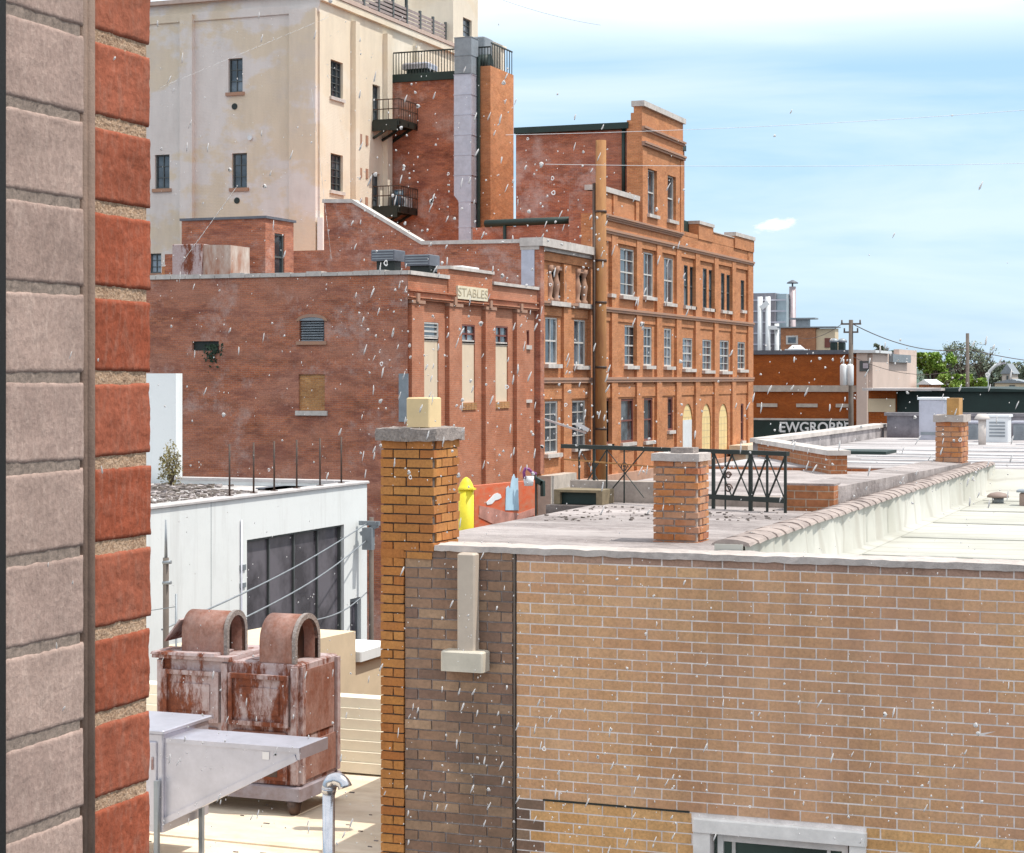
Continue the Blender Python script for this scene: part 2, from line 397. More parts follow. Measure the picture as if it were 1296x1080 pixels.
def sash(parent, ax, c, rect, depth, fm, gm, nv=1, nh=1, fw=.07, sill=None, sillm=None, name='window', recess=None):
    """window at the back of a hole: frame mesh (the part) with its pane, and a sill"""
    u0, u1, z0, z1 = rect
    w = (lambda a: c - a) if ax == 'x' else (lambda a: c + a)
    g = .002
    f = MB()
    def B(a, b, e, h, d0, d1):
        if ax == 'x': f.box(w(d1), w(d0), a, b, e, h)
        else: f.box(a, b, w(d0), w(d1), e, h)
    d0, d1 = depth - .07, depth + .02
    B(u0 + g, u0 + fw, z0 + g, z1 - g, d0, d1); B(u1 - fw, u1 - g, z0 + g, z1 - g, d0, d1)
    B(u0 + fw, u1 - fw, z0 + g, z0 + fw, d0, d1); B(u0 + fw, u1 - fw, z1 - fw, z1 - g, d0, d1)
    for i in range(1, nv + 1):
        m = u0 + (u1 - u0) * i / (nv + 1); B(m - .02, m + .02, z0 + fw, z1 - fw, d0 + .02, d1 - .02)
    for i in range(1, nh + 1):
        m = z0 + (z1 - z0) * i / (nh + 1); t = .035 if (nh % 2 and i == (nh + 1) // 2) else .018
        B(u0 + fw, u1 - fw, m - t, m + t, d0 + .025, d1 - .025)
    o = f.build(name, fm, parent)
    p = MB()
    if ax == 'x': p.box(w(depth + .012), w(depth), u0 + fw * .6, u1 - fw * .6, z0 + fw * .6, z1 - fw * .6)
    else: p.box(u0 + fw * .6, u1 - fw * .6, w(depth), w(depth + .012), z0 + fw * .6, z1 - fw * .6)
    p.build('pane', gm, o)
    if sill:
        s = MB()
        if ax == 'x': s.box(c - depth + .08, c + sill, u0 - .12, u1 + .12, z0 - .17, z0 - .003)
        else: s.box(u0 - .12, u1 + .12, c - sill, c + depth - .08, z0 - .17, z0 - .003)
        s.build('sill', sillm or M['coping'], o)
    return o

# ================================================================ the room's own window and its brick reveal
JX = -.875
w = thing('window', 'dust flecked window pane in a black frame that the whole view is seen through', 'window', (.16, 1.2, -.8))
f = MB()
f.bbox(JX - .03, JX + .0015, 1.13, 1.2205, -.8, .8, .004)
f.bbox(1.2, 1.26, 1.13, 1.2205, -.8, .8, .004)
f.box(JX + .002, 1.199, 1.13, 1.2205, .74, .8); f.box(JX + .002, 1.199, 1.13, 1.2205, -.8, -.74)
f.build('frame', m_plain('black window frame', (.002, .002, .002), .7, var=.2), w)
gl = bpy.data.materials.new('clear window glass'); gl.use_nodes = True
gt = gl.node_tree; gt.nodes.remove(gt.nodes['Principled BSDF']); tr = gt.nodes.new('ShaderNodeBsdfTransparent'); tr.inputs[0].default_value = (1, 1, 1, 1)
gt.links.new(tr.outputs[0], gt.nodes['Material Output'].inputs['Surface'])
p = MB(); p.box(JX + .003, 1.198, 1.198, 1.2, -.738, .738); p.build('pane', gl, w)
# dried rain spots and scratches: thin real crusts on the outer face of the pane
dm = bpy.data.materials.new('dried dirt'); dm.use_nodes = True; t_ = dm.node_tree
for n_ in list(t_.nodes):
    if n_.type == 'BSDF_PRINCIPLED': t_.nodes.remove(n_)
df = t_.nodes.new('ShaderNodeBsdfDiffuse'); tl = t_.nodes.new('ShaderNodeBsdfTranslucent'); mx = t_.nodes.new('ShaderNodeMixShader')
df.inputs[0].default_value = (.95, .94, .94, 1); tl.inputs[0].default_value = (.95, .94, .94, 1); mx.inputs[0].default_value = .75
t_.links.new(df.outputs[0], mx.inputs[1]); t_.links.new(tl.outputs[0], mx.inputs[2]); t_.links.new(mx.outputs[0], t_.nodes['Material Output'].inputs['Surface'])
d = MB(); rng = random.Random(11)
def fleck(px, py, ln, wd, tilt, ring=False):
    X, Z = FY(px, py, 1.2); k = dY(px, 1.2) / F
    n = 10; ln *= k / 2; wd *= k / 2
    ct, st = math.cos(tilt), math.sin(tilt)
    def P(a, s, y):
        x, z = math.cos(a) * wd * s, math.sin(a) * ln * s
        x *= 1 + .3 * math.sin(a * 3 + px); return (X + x * ct - z * st, y, Z + x * st + z * ct)
    an = [2 * math.pi * i / n for i in range(n)]
    if ring:
        vs = [P(a, 1, 1.20015) for a in an] + [P(a, .55, 1.20015) for a in an] + [P(a, .8, 1.20022) for a in an]
        fs = [(i, (i + 1) % n, 2 * n + (i + 1) % n, 2 * n + i) for i in range(n)] + [(2 * n + i, 2 * n + (i + 1) % n, n + (i + 1) % n, n + i) for i in range(n)]
    else:
        vs = [P(a, 1, 1.20015) for a in an] + [P(a, .6, 1.20022) for a in an]
        fs = [(i, (i + 1) % n, n + (i + 1) % n, n + i) for i in range(n)] + [tuple(range(n, 2 * n)), tuple(range(n - 1, -1, -1))]
    d.add(vs, fs, 0, True)
def spray(n, x0, x1, y0, y1, big=.08):
    for _ in range(n):
        px, py = rng.uniform(x0, x1), rng.uniform(y0, y1)
        if ((px > 655 and py < 160) or (px > 870 and py < 430)) and rng.random() < .88: continue
        r = rng.random()
        if r < big: s = rng.uniform(3, 6); fleck(px, py, s * rng.uniform(.9, 1.5), s, rng.uniform(-.6, .1), rng.random() < .2)
        elif r < .5: fleck(px, py, rng.uniform(6, 15), rng.uniform(1.3, 2.4), rng.uniform(-.55, -.05))
        else: s = rng.uniform(1.4, 3.2); fleck(px, py, s * rng.uniform(.9, 1.6), s, rng.uniform(-1, 1))
spray(330, 450, 770, 80, 620, .13); spray(60, 200, 470, 0, 620, .10); spray(110, 650, 960, 230, 600, .06)
spray(110, 930, 1290, 430, 640, .03); spray(40, 880, 1290, 130, 400, .02)
spray(110, 500, 860, 870, 1078, .04); spray(60, 860, 1290, 850, 1078, .03); spray(50, 200, 500, 830, 1070, .03); spray(35, 500, 900, 640, 860, .06)
for _ in range(1400):
    px, py = rng.uniform(200, 1290), rng.uniform(20, 1075)
    if py < 430 and px > 640 and (px > 870 or py < 170): continue
    s = rng.uniform(.7, 1.5); fleck(px, py, s * rng.uniform(1, 2.2), s, rng.uniform(-.6, .3))
for _ in range(700):
    X_, Z_ = rng.uniform(-.84, 1.17), rng.uniform(-.72, .72)
    if -.76 < X_ < -.12 and -.34 < Z_ < .24: continue
    d_ = -X_ * SN + 1.2 * CS; fleck(648 + F * (X_ * CS + 1.2 * SN) / d_, 478 - F * Z_ / d_, rng.uniform(2, 12), rng.uniform(1.3, 3), rng.uniform(-.6, .2))
for (a, b) in (((205, 110), (420, 20)), ((232, 330), (300, 236)), ((395, 120), (420, 335))):      # hairline scratches
    for i in range(26):
        t0 = i / 26 + rng.uniform(-.01, .01)
        fleck(a[0] + (b[0] - a[0]) * t0, a[1] + (b[1] - a[1]) * t0, 12, .5, math.atan2(-(b[0] - a[0]), -(b[1] - a[1])) + math.pi)
dd = d.build('dried_speck', dm, w); dd['kind'] = 'stuff'

# reveal: two leaves of brick, the inner one painted
jm = thing('brick_reveal', 'close red brick window reveal with a taupe painted inner strip and thick mortar joints', 'brick wall', (-1.1, 1.33, -10))
def leaf(name, y0, y1, mats, chip, rec=.0021, face=0.0, pitk=.003, am=1.0, joint=.0105):
    mb = MB(); H = .0692
    mb.box(JX - .26, JX - rec + face, y0 + .0005, y1 - .005, -.62, .62, 1)
    gy, gz = 42, 560
    bs_ = len(mb.v)
    for i in range(gy + 1):
        for j in range(gz + 1):
            y = y0 + .0006 + (y1 - y0 - .0075) * i / gy; z = -.62 + 1.24 * j / gz; q = Vector((y * 170, z * 170, 3.3))
            mb.v.append((JX - rec + face + .0002 + (mnoise.noise(q) * .0008 + mnoise.noise(q * 2.7) * .0006) * am, y, z))
    for i in range(gy):
        for j in range(gz):
            a = bs_ + i * (gz + 1) + j; mb.f.append([a, a + gz + 1, a + gz + 2, a + 1]); mb.m.append(1); mb.sm.append(False)
    ny, nz = 40, 30
    for k in range(-8, 8):
        zb, zt = k * H + joint / 2, (k + 1) * H - joint / 2
        sd = random.uniform(0, 50); tl_ = random.uniform(-.0012, .0012); dy = random.uniform(-.0012, .0012)
        def P(u, v):
            # rounded arrises
            y = y0 + .0004 + (y1 - y0 - .0008) * u; z = zb + (zt - zb) * v
            e = min((y - y0) / .0022, (y1 - y) / .0022, (z - zb) / .0022, (zt - z) / .0022, 1)
            q = Vector((sd, y * 60, z * 60)); pit = min(0, mnoise.noise(q * 5.3 + Vector((7, 0, 0))) + .42) * pitk; x = JX + face - .0016 * (1 - max(e, 0)) ** 2 + (mnoise.noise(q) * .0010 + mnoise.noise(q * 3.1) * .0006) * am + pit
            w_ = mnoise.noise(Vector((sd + 9, z * 45, 0))) * chip; w2 = mnoise.noise(Vector((sd + 5, y * 60, 0))) * .0014
            yy = y + dy * u + (w_ - abs(w_) * .6) * max(0, u - .6) * 2.5
            return (x, yy, z + tl_ * (u - .5) + w2 * abs(v - .5) * .8)
        b = len(mb.v)
        for i in range(ny + 1):
            for j in range(nz + 1):
                mb.v.append(P(i / ny, j / nz))
        for i in range(ny):
            for j in range(nz):
                a = b + i * (nz + 1) + j; mb.f.append([a, a + nz + 1, a + nz + 2, a + 1]); mb.m.append(0); mb.sm.append(True)
        # returns: outer end (+Y), top and bottom
        def strip(ids, dirx):
            base = [mb.v[q] for q in ids]; bb = len(mb.v); mb.v += [(JX - .06, p_[1], p_[2]) for p_ in base]
            for q in range(len(ids) - 1):
                mb.f.append([ids[q], bb + q, bb + q + 1, ids[q + 1]] if dirx else [ids[q], ids[q + 1], bb + q + 1, bb + q]); mb.m.append(0); mb.sm.append(False)
        strip([b + ny * (nz + 1) + j for j in range(nz + 1)], False)
        strip([b + i * (nz + 1) + nz for i in range(ny + 1)], False)
        strip([b + i * (nz + 1) for i in range(ny + 1)], True)
    return mb.build(name, mats, jm)
sandm = NT('sandy mortar'); v_ = sandm.coord(); n1_ = sandm.noise(v_, 420, 3, .7); n2_ = sandm.noise(v_, 60, 4, .6)
sandm.bump(n1_, 1.0, .0022)
M['sandy'] = sandm.done(sandm.mix(.5, sandm.ramp(n1_, [(.3, (.17, .085, .045)), (.5, (.46, .30, .19)), (.7, (.74, .58, .45))]), sandm.ramp(n2_, [(.3, (.26, .155, .10)), (.7, (.46, .32, .22))])), .95)
def m_jamb(name, cols, speck, amt):
    t = NT(name); g = t.n('NewGeometry'); v = t.coord()
    c = t.ramp(g.outputs['Random Per Island'], [(i / (len(cols) - 1), k) for i, k in enumerate(cols)])
    n1 = t.noise(v, 240, 4, .7); n2 = t.noise(t.coord((1, 1.6, .5)), 90, 5, .7); n3 = t.noise(v, 14, 5, .6)
    c = t.mix(t.ramp(n2, [(.48, 0.0), (.7, amt)]), c, speck)
    c = t.mix(1.0, c, t.ramp(n1, [(.25, .72), (.6, 1.05), (.8, 1.15)]), 'MULTIPLY')
    c = t.mix(1.0, c, t.ramp(n3, [(.3, .8), (.7, 1.12)]), 'MULTIPLY')
    h = t.mix(.5, n1, n2); t.bump(h, 1.0, .0016); return t.done(c, .92, 0, .2)
leaf('red_brickwork', 1.3385, 1.4235, [m_jamb('near red bricks', [(.32, .085, .046), (.35, .115, .068), (.28, .064, .030), (.36, .095, .05)], (.37, .18, .13), .5), M['sandy']], .0012)
leaf('painted_brickwork', 1.217, 1.3215, [m_jamb('taupe painted bricks', [(.37, .265, .23), (.40, .29, .25), (.35, .25, .215)], (.50, .38, .33), .6),
     m_plain('taupe painted mortar', (.36, .28, .235), .95, var=.5, scale=220, bump=.0015)], .0004, rec=.0013, face=.0012, pitk=.0004, am=.5, joint=.007)
b_ = MB(); b_.tube([(JX - .001, 1.3300, -.62), (JX - .001, 1.3300, .62)], .0052, 14); b_.tube([(JX - .0035, 1.3245, -.62), (JX - .0035, 1.3245, .62)], .005, 10)
b_.build('sealant_bead', m_plain('brown sealant bead', (.25, .165, .125), .7, var=.3, scale=60, bump=.001), jm)
b_ = MB(); b_.box(JX - .30, JX - .02, 1.12, 1.405, .62, 3.5); b_.box(JX - .30, JX - .02, 1.12, 1.405, -10, -.62); b_.build('wall_core', M['brick_low'], jm)

# ================================================================ flat roofed tan brick building right below the window
YW = 12.73
nb = thing('flat_roofed_building', 'tan brick building with a gravel roof and a white membrane roof behind its front wall', 'building', (-3, 15, -10))
WX0, WX1, WT = -5.72, 2.6, -1.225
hole = [(-3.45, -2.50, -4.4, -3.085)]
mb = MB()
courses(mb, 'y', YW, -4.86, WX1, -5.0, WT, .2135, .0725, .0095, .07, 0, .0012, .0016, [(-3.57, -2.395, -4.4, -2.985)], slot=lambda u, z: (1 if u > -4.66 else 4) if z < -2.955 else (3 if z > -1.30 else 0))
mb.holed('y', YW + .0026, -4.86, WX1, -10, WT, hole, .12, 2)
mb.build('wall', [M['b_tan'], M['b_patch'], M['mortar_light'], m_isle('darker top course bricks', [(.40, .25, .19), (.44, .28, .21)]), M['b_dark']], nb)
mb = MB()
courses(mb, 'y', YW - .004, WX0 + .004, -4.89, -5.0, WT, .2135, .0725, .0105, .06, 0, .0022, .003, odd=1)
mb.box(WX0, -4.89, YW + .006, YW + .07, -10, WT, 1)
o = mb.build('sooty_wall', [M['b_dark'], M['mortar_mid']], nb); o['label'] = 'dark sooty corner of the tan brick wall'
mb = MB(); mb.tube([(-4.875, YW - .002, -5), (-4.875, YW - .002, WT - .01)], .009, 8); mb.build('conduit', M['mortar_dark'], nb)
mb = MB(); mb.box(-5.90, 2.6, YW + .13, YW + .30, -10, WT - .01); mb.build('backing_wall', M['mortar_mid'], nb)
mb = MB(); mb.box(-5.9, -5.75, YW + .3, 20.8, -10, -1.25); mb.build('side_wall', M['brick_low'], nb)
# steel lintel line and window
mb = MB(); mb.box(-4.66, -3.6, YW - .006, YW + .03, -2.962, -2.95); mb.build('lintel_line', M['black'], nb)
wn = MB(); wn.bbox(-3.575, -2.39, YW - .035, YW + .05, -3.083, -2.985, .012); wn.box(-3.57, -3.452, YW - .02, YW + .05, -4.4, -3.085); wn.box(-2.505, -2.395, YW - .02, YW + .05, -4.4, -3.085)
wn.box(-3.42, -3.38, YW + .06, YW + .1, -4.4, -3.1); wn.box(-2.57, -2.53, YW + .06, YW + .1, -4.4, -3.1); wn.box(-3.38, -2.57, YW + .065, YW + .1, -3.15, -3.1)
wo = wn.build('window', m_plain('chalky white window trim', (.86, .82, .79), .7, var=.2, scale=6), nb)
mb = MB(); mb.box(-3.449, -2.506, YW + .085, YW + .095, -4.4, -3.09); mb.build('pane', m_glass('green black glass', (.012, .028, .022)), wo)
mb = MB()
for x in (-3.31, -2.66): mb.box(x - .012, x + .012, YW + .07, YW + .084, -4.4, -3.15)
mb.build('mullion', M['frame_white'], wo)
# downspout with its head box at the foot
mb = MB(); mb.bbox(-5.27, -5.135, YW - .11, YW - .012, -1.94, -1.24, .012); do = mb.build('downspout', m_plain('buff painted downspout', (.56, .47, .39), .6, var=.15, scale=3), nb)
mb = MB(); mb.bbox(-5.375, -5.055, YW - .16, YW - .012, -2.07, -1.925, .012); mb.build('outlet_box', m_plain('cream outlet box', (.66, .60, .50), .6, var=.2, scale=5), do)
# roofs
PX = -3.31
mb = MB(); mb.box(-5.9, PX - .2, YW + .05, 20.8, -1.5, -1.215); rf = mb.build('gravel_roof', M['tar'], nb)
rough_slab('roof_edge', -5.486, 2.6, YW - .014, YW + .30, -1.24, -1.197, M['edge'], rf, .008, .06)
mb = MB(); mb.box(PX, 2.6, YW + .31, 26.6, -1.8, -1.52)
# membrane turned up against the far kerb, with a slack fold
for i in range(24):
    a, b = PX + 5.9 * i / 24, PX + 5.9 * (i + 1) / 24
    h = lambda x: .04 * math.sin(x * 5) + .03 * math.sin(x * 13)
    mb.add([(a, 25.4 + h(a), -1.519), (b, 25.4 + h(b), -1.519), (b, 26.5, -1.24), (a, 26.5, -1.24), (b, 26.75, -1.235), (a, 26.75, -1.235)], [(0, 1, 2, 3), (3, 2, 4, 5)], 0, True)
wr_ = mb.build('white_roof', M['white_memb'], nb)
mb = MB()
for q in range(6):
    yq = 14.6 + 1.95 * q; mb.box(PX + .16, 2.5, yq, yq + .09, -1.519, -1.5135)
for q in range(3): mb.box(PX + 1.1 + 1.3 * q, PX + 1.5 + 1.3 * q, 15.9 + 2.7 * q, 16.5 + 2.7 * q, -1.5194, -1.5125)
mb.build('membrane_lap', m_plain('grubby membrane lap', (.44, .43, .39), .7, var=.35, scale=3), wr_)
mb = MB()
N = 90
for i in range(N):                                                   # the membrane hung over the parapet, gently wrinkled
    a, b = YW + .3 + 13.8 * i / N, YW + .3 + 13.8 * (i + 1) / N
    g = lambda y: .012 * math.sin(y * 6) + .010 * math.sin(y * 17 + 1)
    mb.add([(PX + .012 + g(a), a, -1.165), (PX + .012 + g(b), b, -1.165), (PX + .03 + g(b) * 2, b, -1.50), (PX + .03 + g(a) * 2, a, -1.50), (PX + .14, b, -1.518), (PX + .14, a, -1.518)],
           [(0, 1, 2, 3), (3, 2, 4, 5)], 0, True)
mb.box(PX - .2, PX, YW + .31, 26.6, -1.8, -1.155)
mb.build('parapet', M['white_memb'], nb)
mb = MB(); y = YW + .33
while y < 26.4:                                                      # half round coping tiles
    n = 9; ln = .30
    vs = []
    for q in range(2):
        r = .125 + (.014 if q == 0 else 0)
        for k in range(n):
            t = math.pi * k / (n - 1)
            vs.append((PX - .09 + math.cos(t) * r, y + q * ln, -1.165 + math.sin(t) * r * .34 + random.uniform(-.004, .004)))
    fs = [(k, k + 1, n + k + 1, n + k) for k in range(n - 1)] + [tuple(range(n - 1, -1, -1))]
    mb.add(vs, fs, 0, False); y += ln * .94
mb.build('coping', m_plain('weathered clay coping tiles', (.40, .33, .30), .85, var=.4, scale=5, bump=.004, col2=(.26, .21, .195)), nb)
# chimneys
ch = brick_shaft('chimney', -5.905, -5.49, YW - .012, 13.20, -1.3, -.455, nb, M['b_orange'], M['mortar_dark'], label='orange brick chimney with a concrete cap and cream flue at the sooty corner')
rough_slab('cap', -5.935, -5.46, YW - .04, 13.23, -.455, -.365, M['mortar_cap'], ch, .010, .03)
mb = MB(); mb.bbox(-5.755, -5.575, 12.83, 13.06, -.36, -.145, .008); mb.build('flue', m_plain('cream clay flue', (.74, .56, .31), .7, var=.12, scale=4), ch)
mb = MB()
courses(mb, 'y', YW - .014, -5.905, -5.725, -5.0, -1.235, .205, .0665, .010, .05, 0, .003, .003)
courses(mb, 'x', -5.725, YW + .036, YW + .06, -5.0, -1.235, .205, .0665, .010, .02)
mb.box(-5.89, -5.735, YW, YW + .09, -10, -1.235, 1); o = mb.build('corner_quoin', [M['b_orange'], M['mortar_dark']], nb)
# second chimney
x0, _z = FY(827, 0, 13.75); x1, _z = FY(883.5, 0, 13.75)
ch = brick_shaft('chimney', x0, x1, 13.75, 14.05, -1.22, -.615, nb, M['b_orange_red'], m_plain('smeared pale mortar', (.50, .41, .36), .95, var=.3, scale=12), L=.165, H=.054, j=.012, label='short orange brick chimney with a grey flat cap beside the coping tiles')
rough_slab('cap', x0 - .012, x1 + .012, 13.735, 14.065, -.615, -.56, M['edge'], ch, .006, .04)
mb = MB(); mb.box(x0 + .11, x1 - .06, 13.83, 13.98, -.56, -.52); mb.build('flue', M['mortar_cap'], ch)
# third chimney at the far end of the parapet
YC = 25.6
x0, _z = FY(1184, 0, YC); x1, _z = FY(1217, 0, YC)
ch = brick_shaft('chimney', x0, x1, YC, YC + .62, -1.55, -.58, nb, M['b_orange_red'], M['mortar_mid'], label='far orange chimney with a brick stub at the end of the white roof')
rough_slab('cap', x0 - .03, x1 + .03, YC - .03, YC + .65, -.58, -.49, M['edge'], ch, .008, .06)
mb = MB(); mb.box(x0 + .13, x1 - .05, YC + .1, YC + .45, -.49, -.27); mb.build('flue', m_plain('ochre clay flue', (.52, .28, .09), .7, var=.35, scale=6), ch)
mb = MB(); mb.box(x0 + .02, x1 + .02, YC + .1, YC + .2, -1.56, -1.2); mb.tube([(x1 + .03, YC + .2, -1.2), (x1 + .05, YC - .1, -1.45)], .05, 8); mb.build('flashing', M['debris'], ch)
# round vent on the white roof
X, Y, Z = PD(1263, 634, 0); dv = 1.52 * F / (637 - 478); X, Y, Z = PD(1263, 637, dv)
vt = thing('roof_vent', 'small round mushroom vent on the white roof', 'vent', (X, Y, -1.52))
mb = MB(); mb.tube([(X, Y, -1.53), (X, Y, -1.45)], .07, 12); mb.build('stem', M['galv_dark'], vt)
mb = MB(); mb.tube([(X, Y, -1.45), (X, Y, -1.43), (X, Y, -1.40), (X, Y, -1.385)], [.13, .13, .09, .02], 14); mb.build('cap', m_plain('brown vent cap', (.30, .22, .19), .6), vt)
X, Y, Z = PD(1302, 640, 1.52 * F / (640 - 478))
vt = thing('roof_vent', 'square brownish vent box cut by the picture edge on the white roof', 'vent', (X, Y, -1.52))
mb = MB(); mb.bbox(X - .1, X + .1, Y - .1, Y + .1, -1.53, -1.36, .02); mb.build('box', m_plain('brown vent box', (.36, .26, .22), .6), vt)
mb = MB(); mb.bbox(X - .13, X + .13, Y - .13, Y + .13, -1.36, -1.33, .008); mb.build('lid', M['galv_dark'], vt)
# ---------------- back part of the gravel roof
mb = MB(); mb.box(-6.35, -4.86, 17.42, 20.8, -1.5, -1.219); mb.build('rear_roof', M['debris'], nb)
mb = MB(); mb.box(-6.35, -6.2, 17.42, 20.8, -10, -1.5); mb.build('rear_wall', M['brick_low'], nb)
xa = FY(995, 0, 17.4)[0]
mb = MB(); mb.box(xa, PX - .26, 17.4, 17.6, -1.4, -.985); mb.build('step_wall', M['brick_low'], nb)
mb = MB(); vs = [(xa, 17.6, -.99), (PX - .26, 17.6, -1.0), (PX - .26, 26.4, -1.13), (xa, 26.4, -1.10), (xa, 17.6, -1.6), (PX - .26, 17.6, -1.6), (PX - .26, 26.4, -1.6), (xa, 26.4, -1.6)]
mb.add(vs, [(0, 1, 2, 3), (0, 4, 5, 1), (1, 5, 6, 2), (2, 6, 7, 3), (3, 7, 4, 0)]); mb.box(xa, PX - .26, 17.42, 17.7, -.984, -.965); mb.build('upper_roof', M['tar'], nb)
# kerb behind the railing
xl = FY(713, 0, 17.75)[0]
mb = MB(); mb.box(xl, FY(832, 0, 17.9)[0], 17.95, 18.15, -1.22, -1.01); mb.box(FY(832, 0, 17.75)[0] + .01, xa - .01, 17.75, 17.9, -1.22, -1.115)
mb.build('kerb', m_plain('pale chipped kerb', (.48, .40, .35), .9, var=.45, scale=4, bump=.006), nb)

# iron railing
R1 = Vector(PD(995, 575, 17.35)); R0 = Vector(PD(712, 562.8, 19.3))
R0.z = R1.z = ZZ(574.5, 17.35)
rl = thing('iron_railing', 'black iron railing with crossed bars at the back of the gravel roof', 'railing', (R1.x, R1.y, -1.219))
L = R1 - R0
def RP(px, z):      # point on the railing line seen at px
    s = (px - 712) / (995 - 712); d0, d1 = 19.3, 17.35
    t = s * d0 / (d1 + s * (d0 - d1)) if True else s
    q = R0 + L * t; return Vector((q.x, q.y, z))
zt, zb, zg = R1.z, -1.105, -1.219
mb = MB(); mb.bar(R0, R1 + L.normalized() * .02, .05, .04); mb.build('top_rail', M['black'], rl)
mb = MB(); mb.bar(RP(828, zb), R1 - Vector((0, 0, zt - zb)), .03, .045); mb.build('bottom_rail', M['black'], rl)
mb = MB(); mb.bar(RP(714, zt - .13), RP(836, zt - .17), .014, .014); mb.build('mid_rail', M['wood'], rl)
for px, wd in ((733, .016), (752, .022), (768, .014), (790, .012), (903, .03), (918, .014), (950, .034), (971, .02), (994, .024)):
    mb = MB(); mb.bar(RP(px, zg - .02 if px > 820 else zg), RP(px, zt - .012), wd); mb.build('post', M['black'], rl)
def cross(a, b, z0, z1, r=.007):
    mb = MB(); mb.bar(RP(a, z0), RP(b, z1), r * 2.6, r * 1.5); mb.bar(RP(a, z1), RP(b, z0), r * 1.6, r * 1.2)
    return mb.build('cross_bar', M['black'], rl)
cross(733, 768, -1.15, zt - .02, .005); cross(768, 815, -1.15, zt - .02, .005); cross(904, 927, zb, zt - .02); cross(926, 950, zb, zt - .02); cross(951, 971, zb, zt - .02); cross(971, 994, zb, zt - .02)
for px, zz, r in ((790, -.87, .05), (922, -.9, .035), (922, -1.02, .045), (752, -.86, .035)):     # iron scrolls
    c = RP(px, zz); ln = L.normalized(); pts = []
    for i in range(26):
        a = i / 25 * 4.2 * math.pi / 1.5; rr = r * (1 - .68 * i / 25); pts.append(c + ln * math.cos(a) * rr + Vector((0, 0, math.sin(a) * rr)))
    mb = MB(); mb.tube(pts, .007, 6); mb.build('scroll', M['iron'], rl)
# hatch
hx0, hx1 = FY(701, 0, 17.5)[0], FY(762, 0, 17.5)[0]
hb = thing('roof_hatch', 'low timber framed roof hatch with a dark green opening near the railing', 'hatch', ((hx0 + hx1) / 2, 17.6, -1.215))
mb = MB(); mb.box(hx0, hx0 + .06, 17.5, 17.86, -1.213, -1.10); mb.box(hx1 - .06, hx1, 17.5, 17.86, -1.213, -1.10); mb.box(hx0, hx1, 17.5, 17.86, -1.099, -1.075); mb.box(hx0 + .061, hx1 - .061, 17.84, 17.86, -1.213, -1.10)
mb.build('frame', m_plain('old hatch timber', (.27, .21, .13), .85, var=.4, scale=8), hb)
mb = MB(); mb.box(hx0 + .062, hx1 - .062, 17.56, 17.6, -1.213, -1.104); mb.build('screen', M['blackgreen'], hb)
# loose rubbish on the back of the roof
dbm = MB()
for i in range(260):
    px, py = random.uniform(690, 990), random.uniform(636, 660)
    dd_ = 1.215 * F / (py - 478); x, y, z = PD(px, py, dd_)
    if y > 17.3 or x < -5.85 or x > PX - .3: continue
    s = random.uniform(.004, .012); dbm.box(x - s * random.uniform(.6, 2.2), x + s, y - s, y + s, -1.2145, -1.21 + s * random.uniform(.3, .8), random.randrange(3), s * .3)
o = dbm.build('rubble', [M['debris'], M['edge'], M['wood_grey']], None); tag(o, 'scattered chips and dark rubble lying on the gravel roof', 'rubble', kind='stuff')

# ---------------- low deck past the roof edge with the painted hoarding
lb = thing('low_building', 'low brick outbuilding hidden behind the sooty chimney carrying the painted hoarding', 'building', (-6.9, 18, -10))
mb = MB(); mb.box(-6.95, -5.93, 15.6, 17.38, -10, -1.76); mb.box(-6.95, -6.37, 17.381, 19.5, -10, -1.76); mb.build('wall', M['brick_low'], lb)
mb = MB(); mb.box(-6.9, -5.95, 15.65, 17.37, -1.759, -1.75); mb.box(-6.9, -6.38, 17.371, 19.4, -1.759, -1.75); mb.build('roof', M['debris'], lb)
A, B = Vector(PD(601, 615, 16.9)), Vector(PD(677, 608, 17.9)); zt_ = (A.z + B.z) / 2
hd = thing('painted_hoarding', 'orange red hoarding painted with a white bird and pale blue towers', 'hoarding', (A.x, A.y, -1.75))
dr = (B - A); dr.z = 0; dr.normalize(); nr = Vector((dr.y, -dr.x, 0))
def HP(px, py):     # point on the hoarding plane
    u = _u(px); rx, ry = -SN + u * CS, CS + u * SN
    d_ = (A.x * nr.x + A.y * nr.y) / (rx * nr.x + ry * nr.y); return Vector(PD(px, py, d_))
mb = MB()
P0, P1 = Vector((A.x, A.y, A.z)), Vector((B.x, B.y, B.z)); bk = -nr * .05
lo = Vector((0, 0, -1.749))
mb.add([P0, P1, Vector((P1.x, P1.y, -1.749)), Vector((P0.x, P0.y, -1.749)), P0 + bk, P1 + bk, Vector((P1.x, P1.y, -1.749)) + bk, Vector((P0.x, P0.y, -1.749)) + bk],
       [(3, 2, 1, 0), (4, 5, 6, 7), (0, 1, 5, 4), (1, 2, 6, 5), (3, 0, 4, 7)])
mb.build('board', m_plain('orange red paint', (.66, .10, .025), .7, var=.5, scale=7, col2=(.55, .20, .11), stretch=(1, 1, 2.5)), hd)
def painted(name, pts, mat, t=.006):
    mb = MB(); n = len(pts); f_ = [HP(*p) + nr * t for p in pts]; b2 = [HP(*p) + nr * .0015 for p in pts]
    mb.add(f_ + b2, [tuple(range(n))] + [(i, (i + 1) % n, n + (i + 1) % n, n + i) for i in range(n)]); return mb.build(name, mat, hd)
painted('bird', [(615, 636), (620, 631), (625, 625.5), (629, 624), (633, 626), (634, 630), (631, 632), (626, 633.5), (622, 638), (616, 639)], M['white_unit'])
painted('tower', [(639, 646), (640, 618), (643, 615), (645, 619), (646, 612), (648, 604), (650, 600), (652, 606), (655, 605), (656, 646)], m_plain('pale blue paint', (.46, .66, .80), .6, var=.2, scale=6))
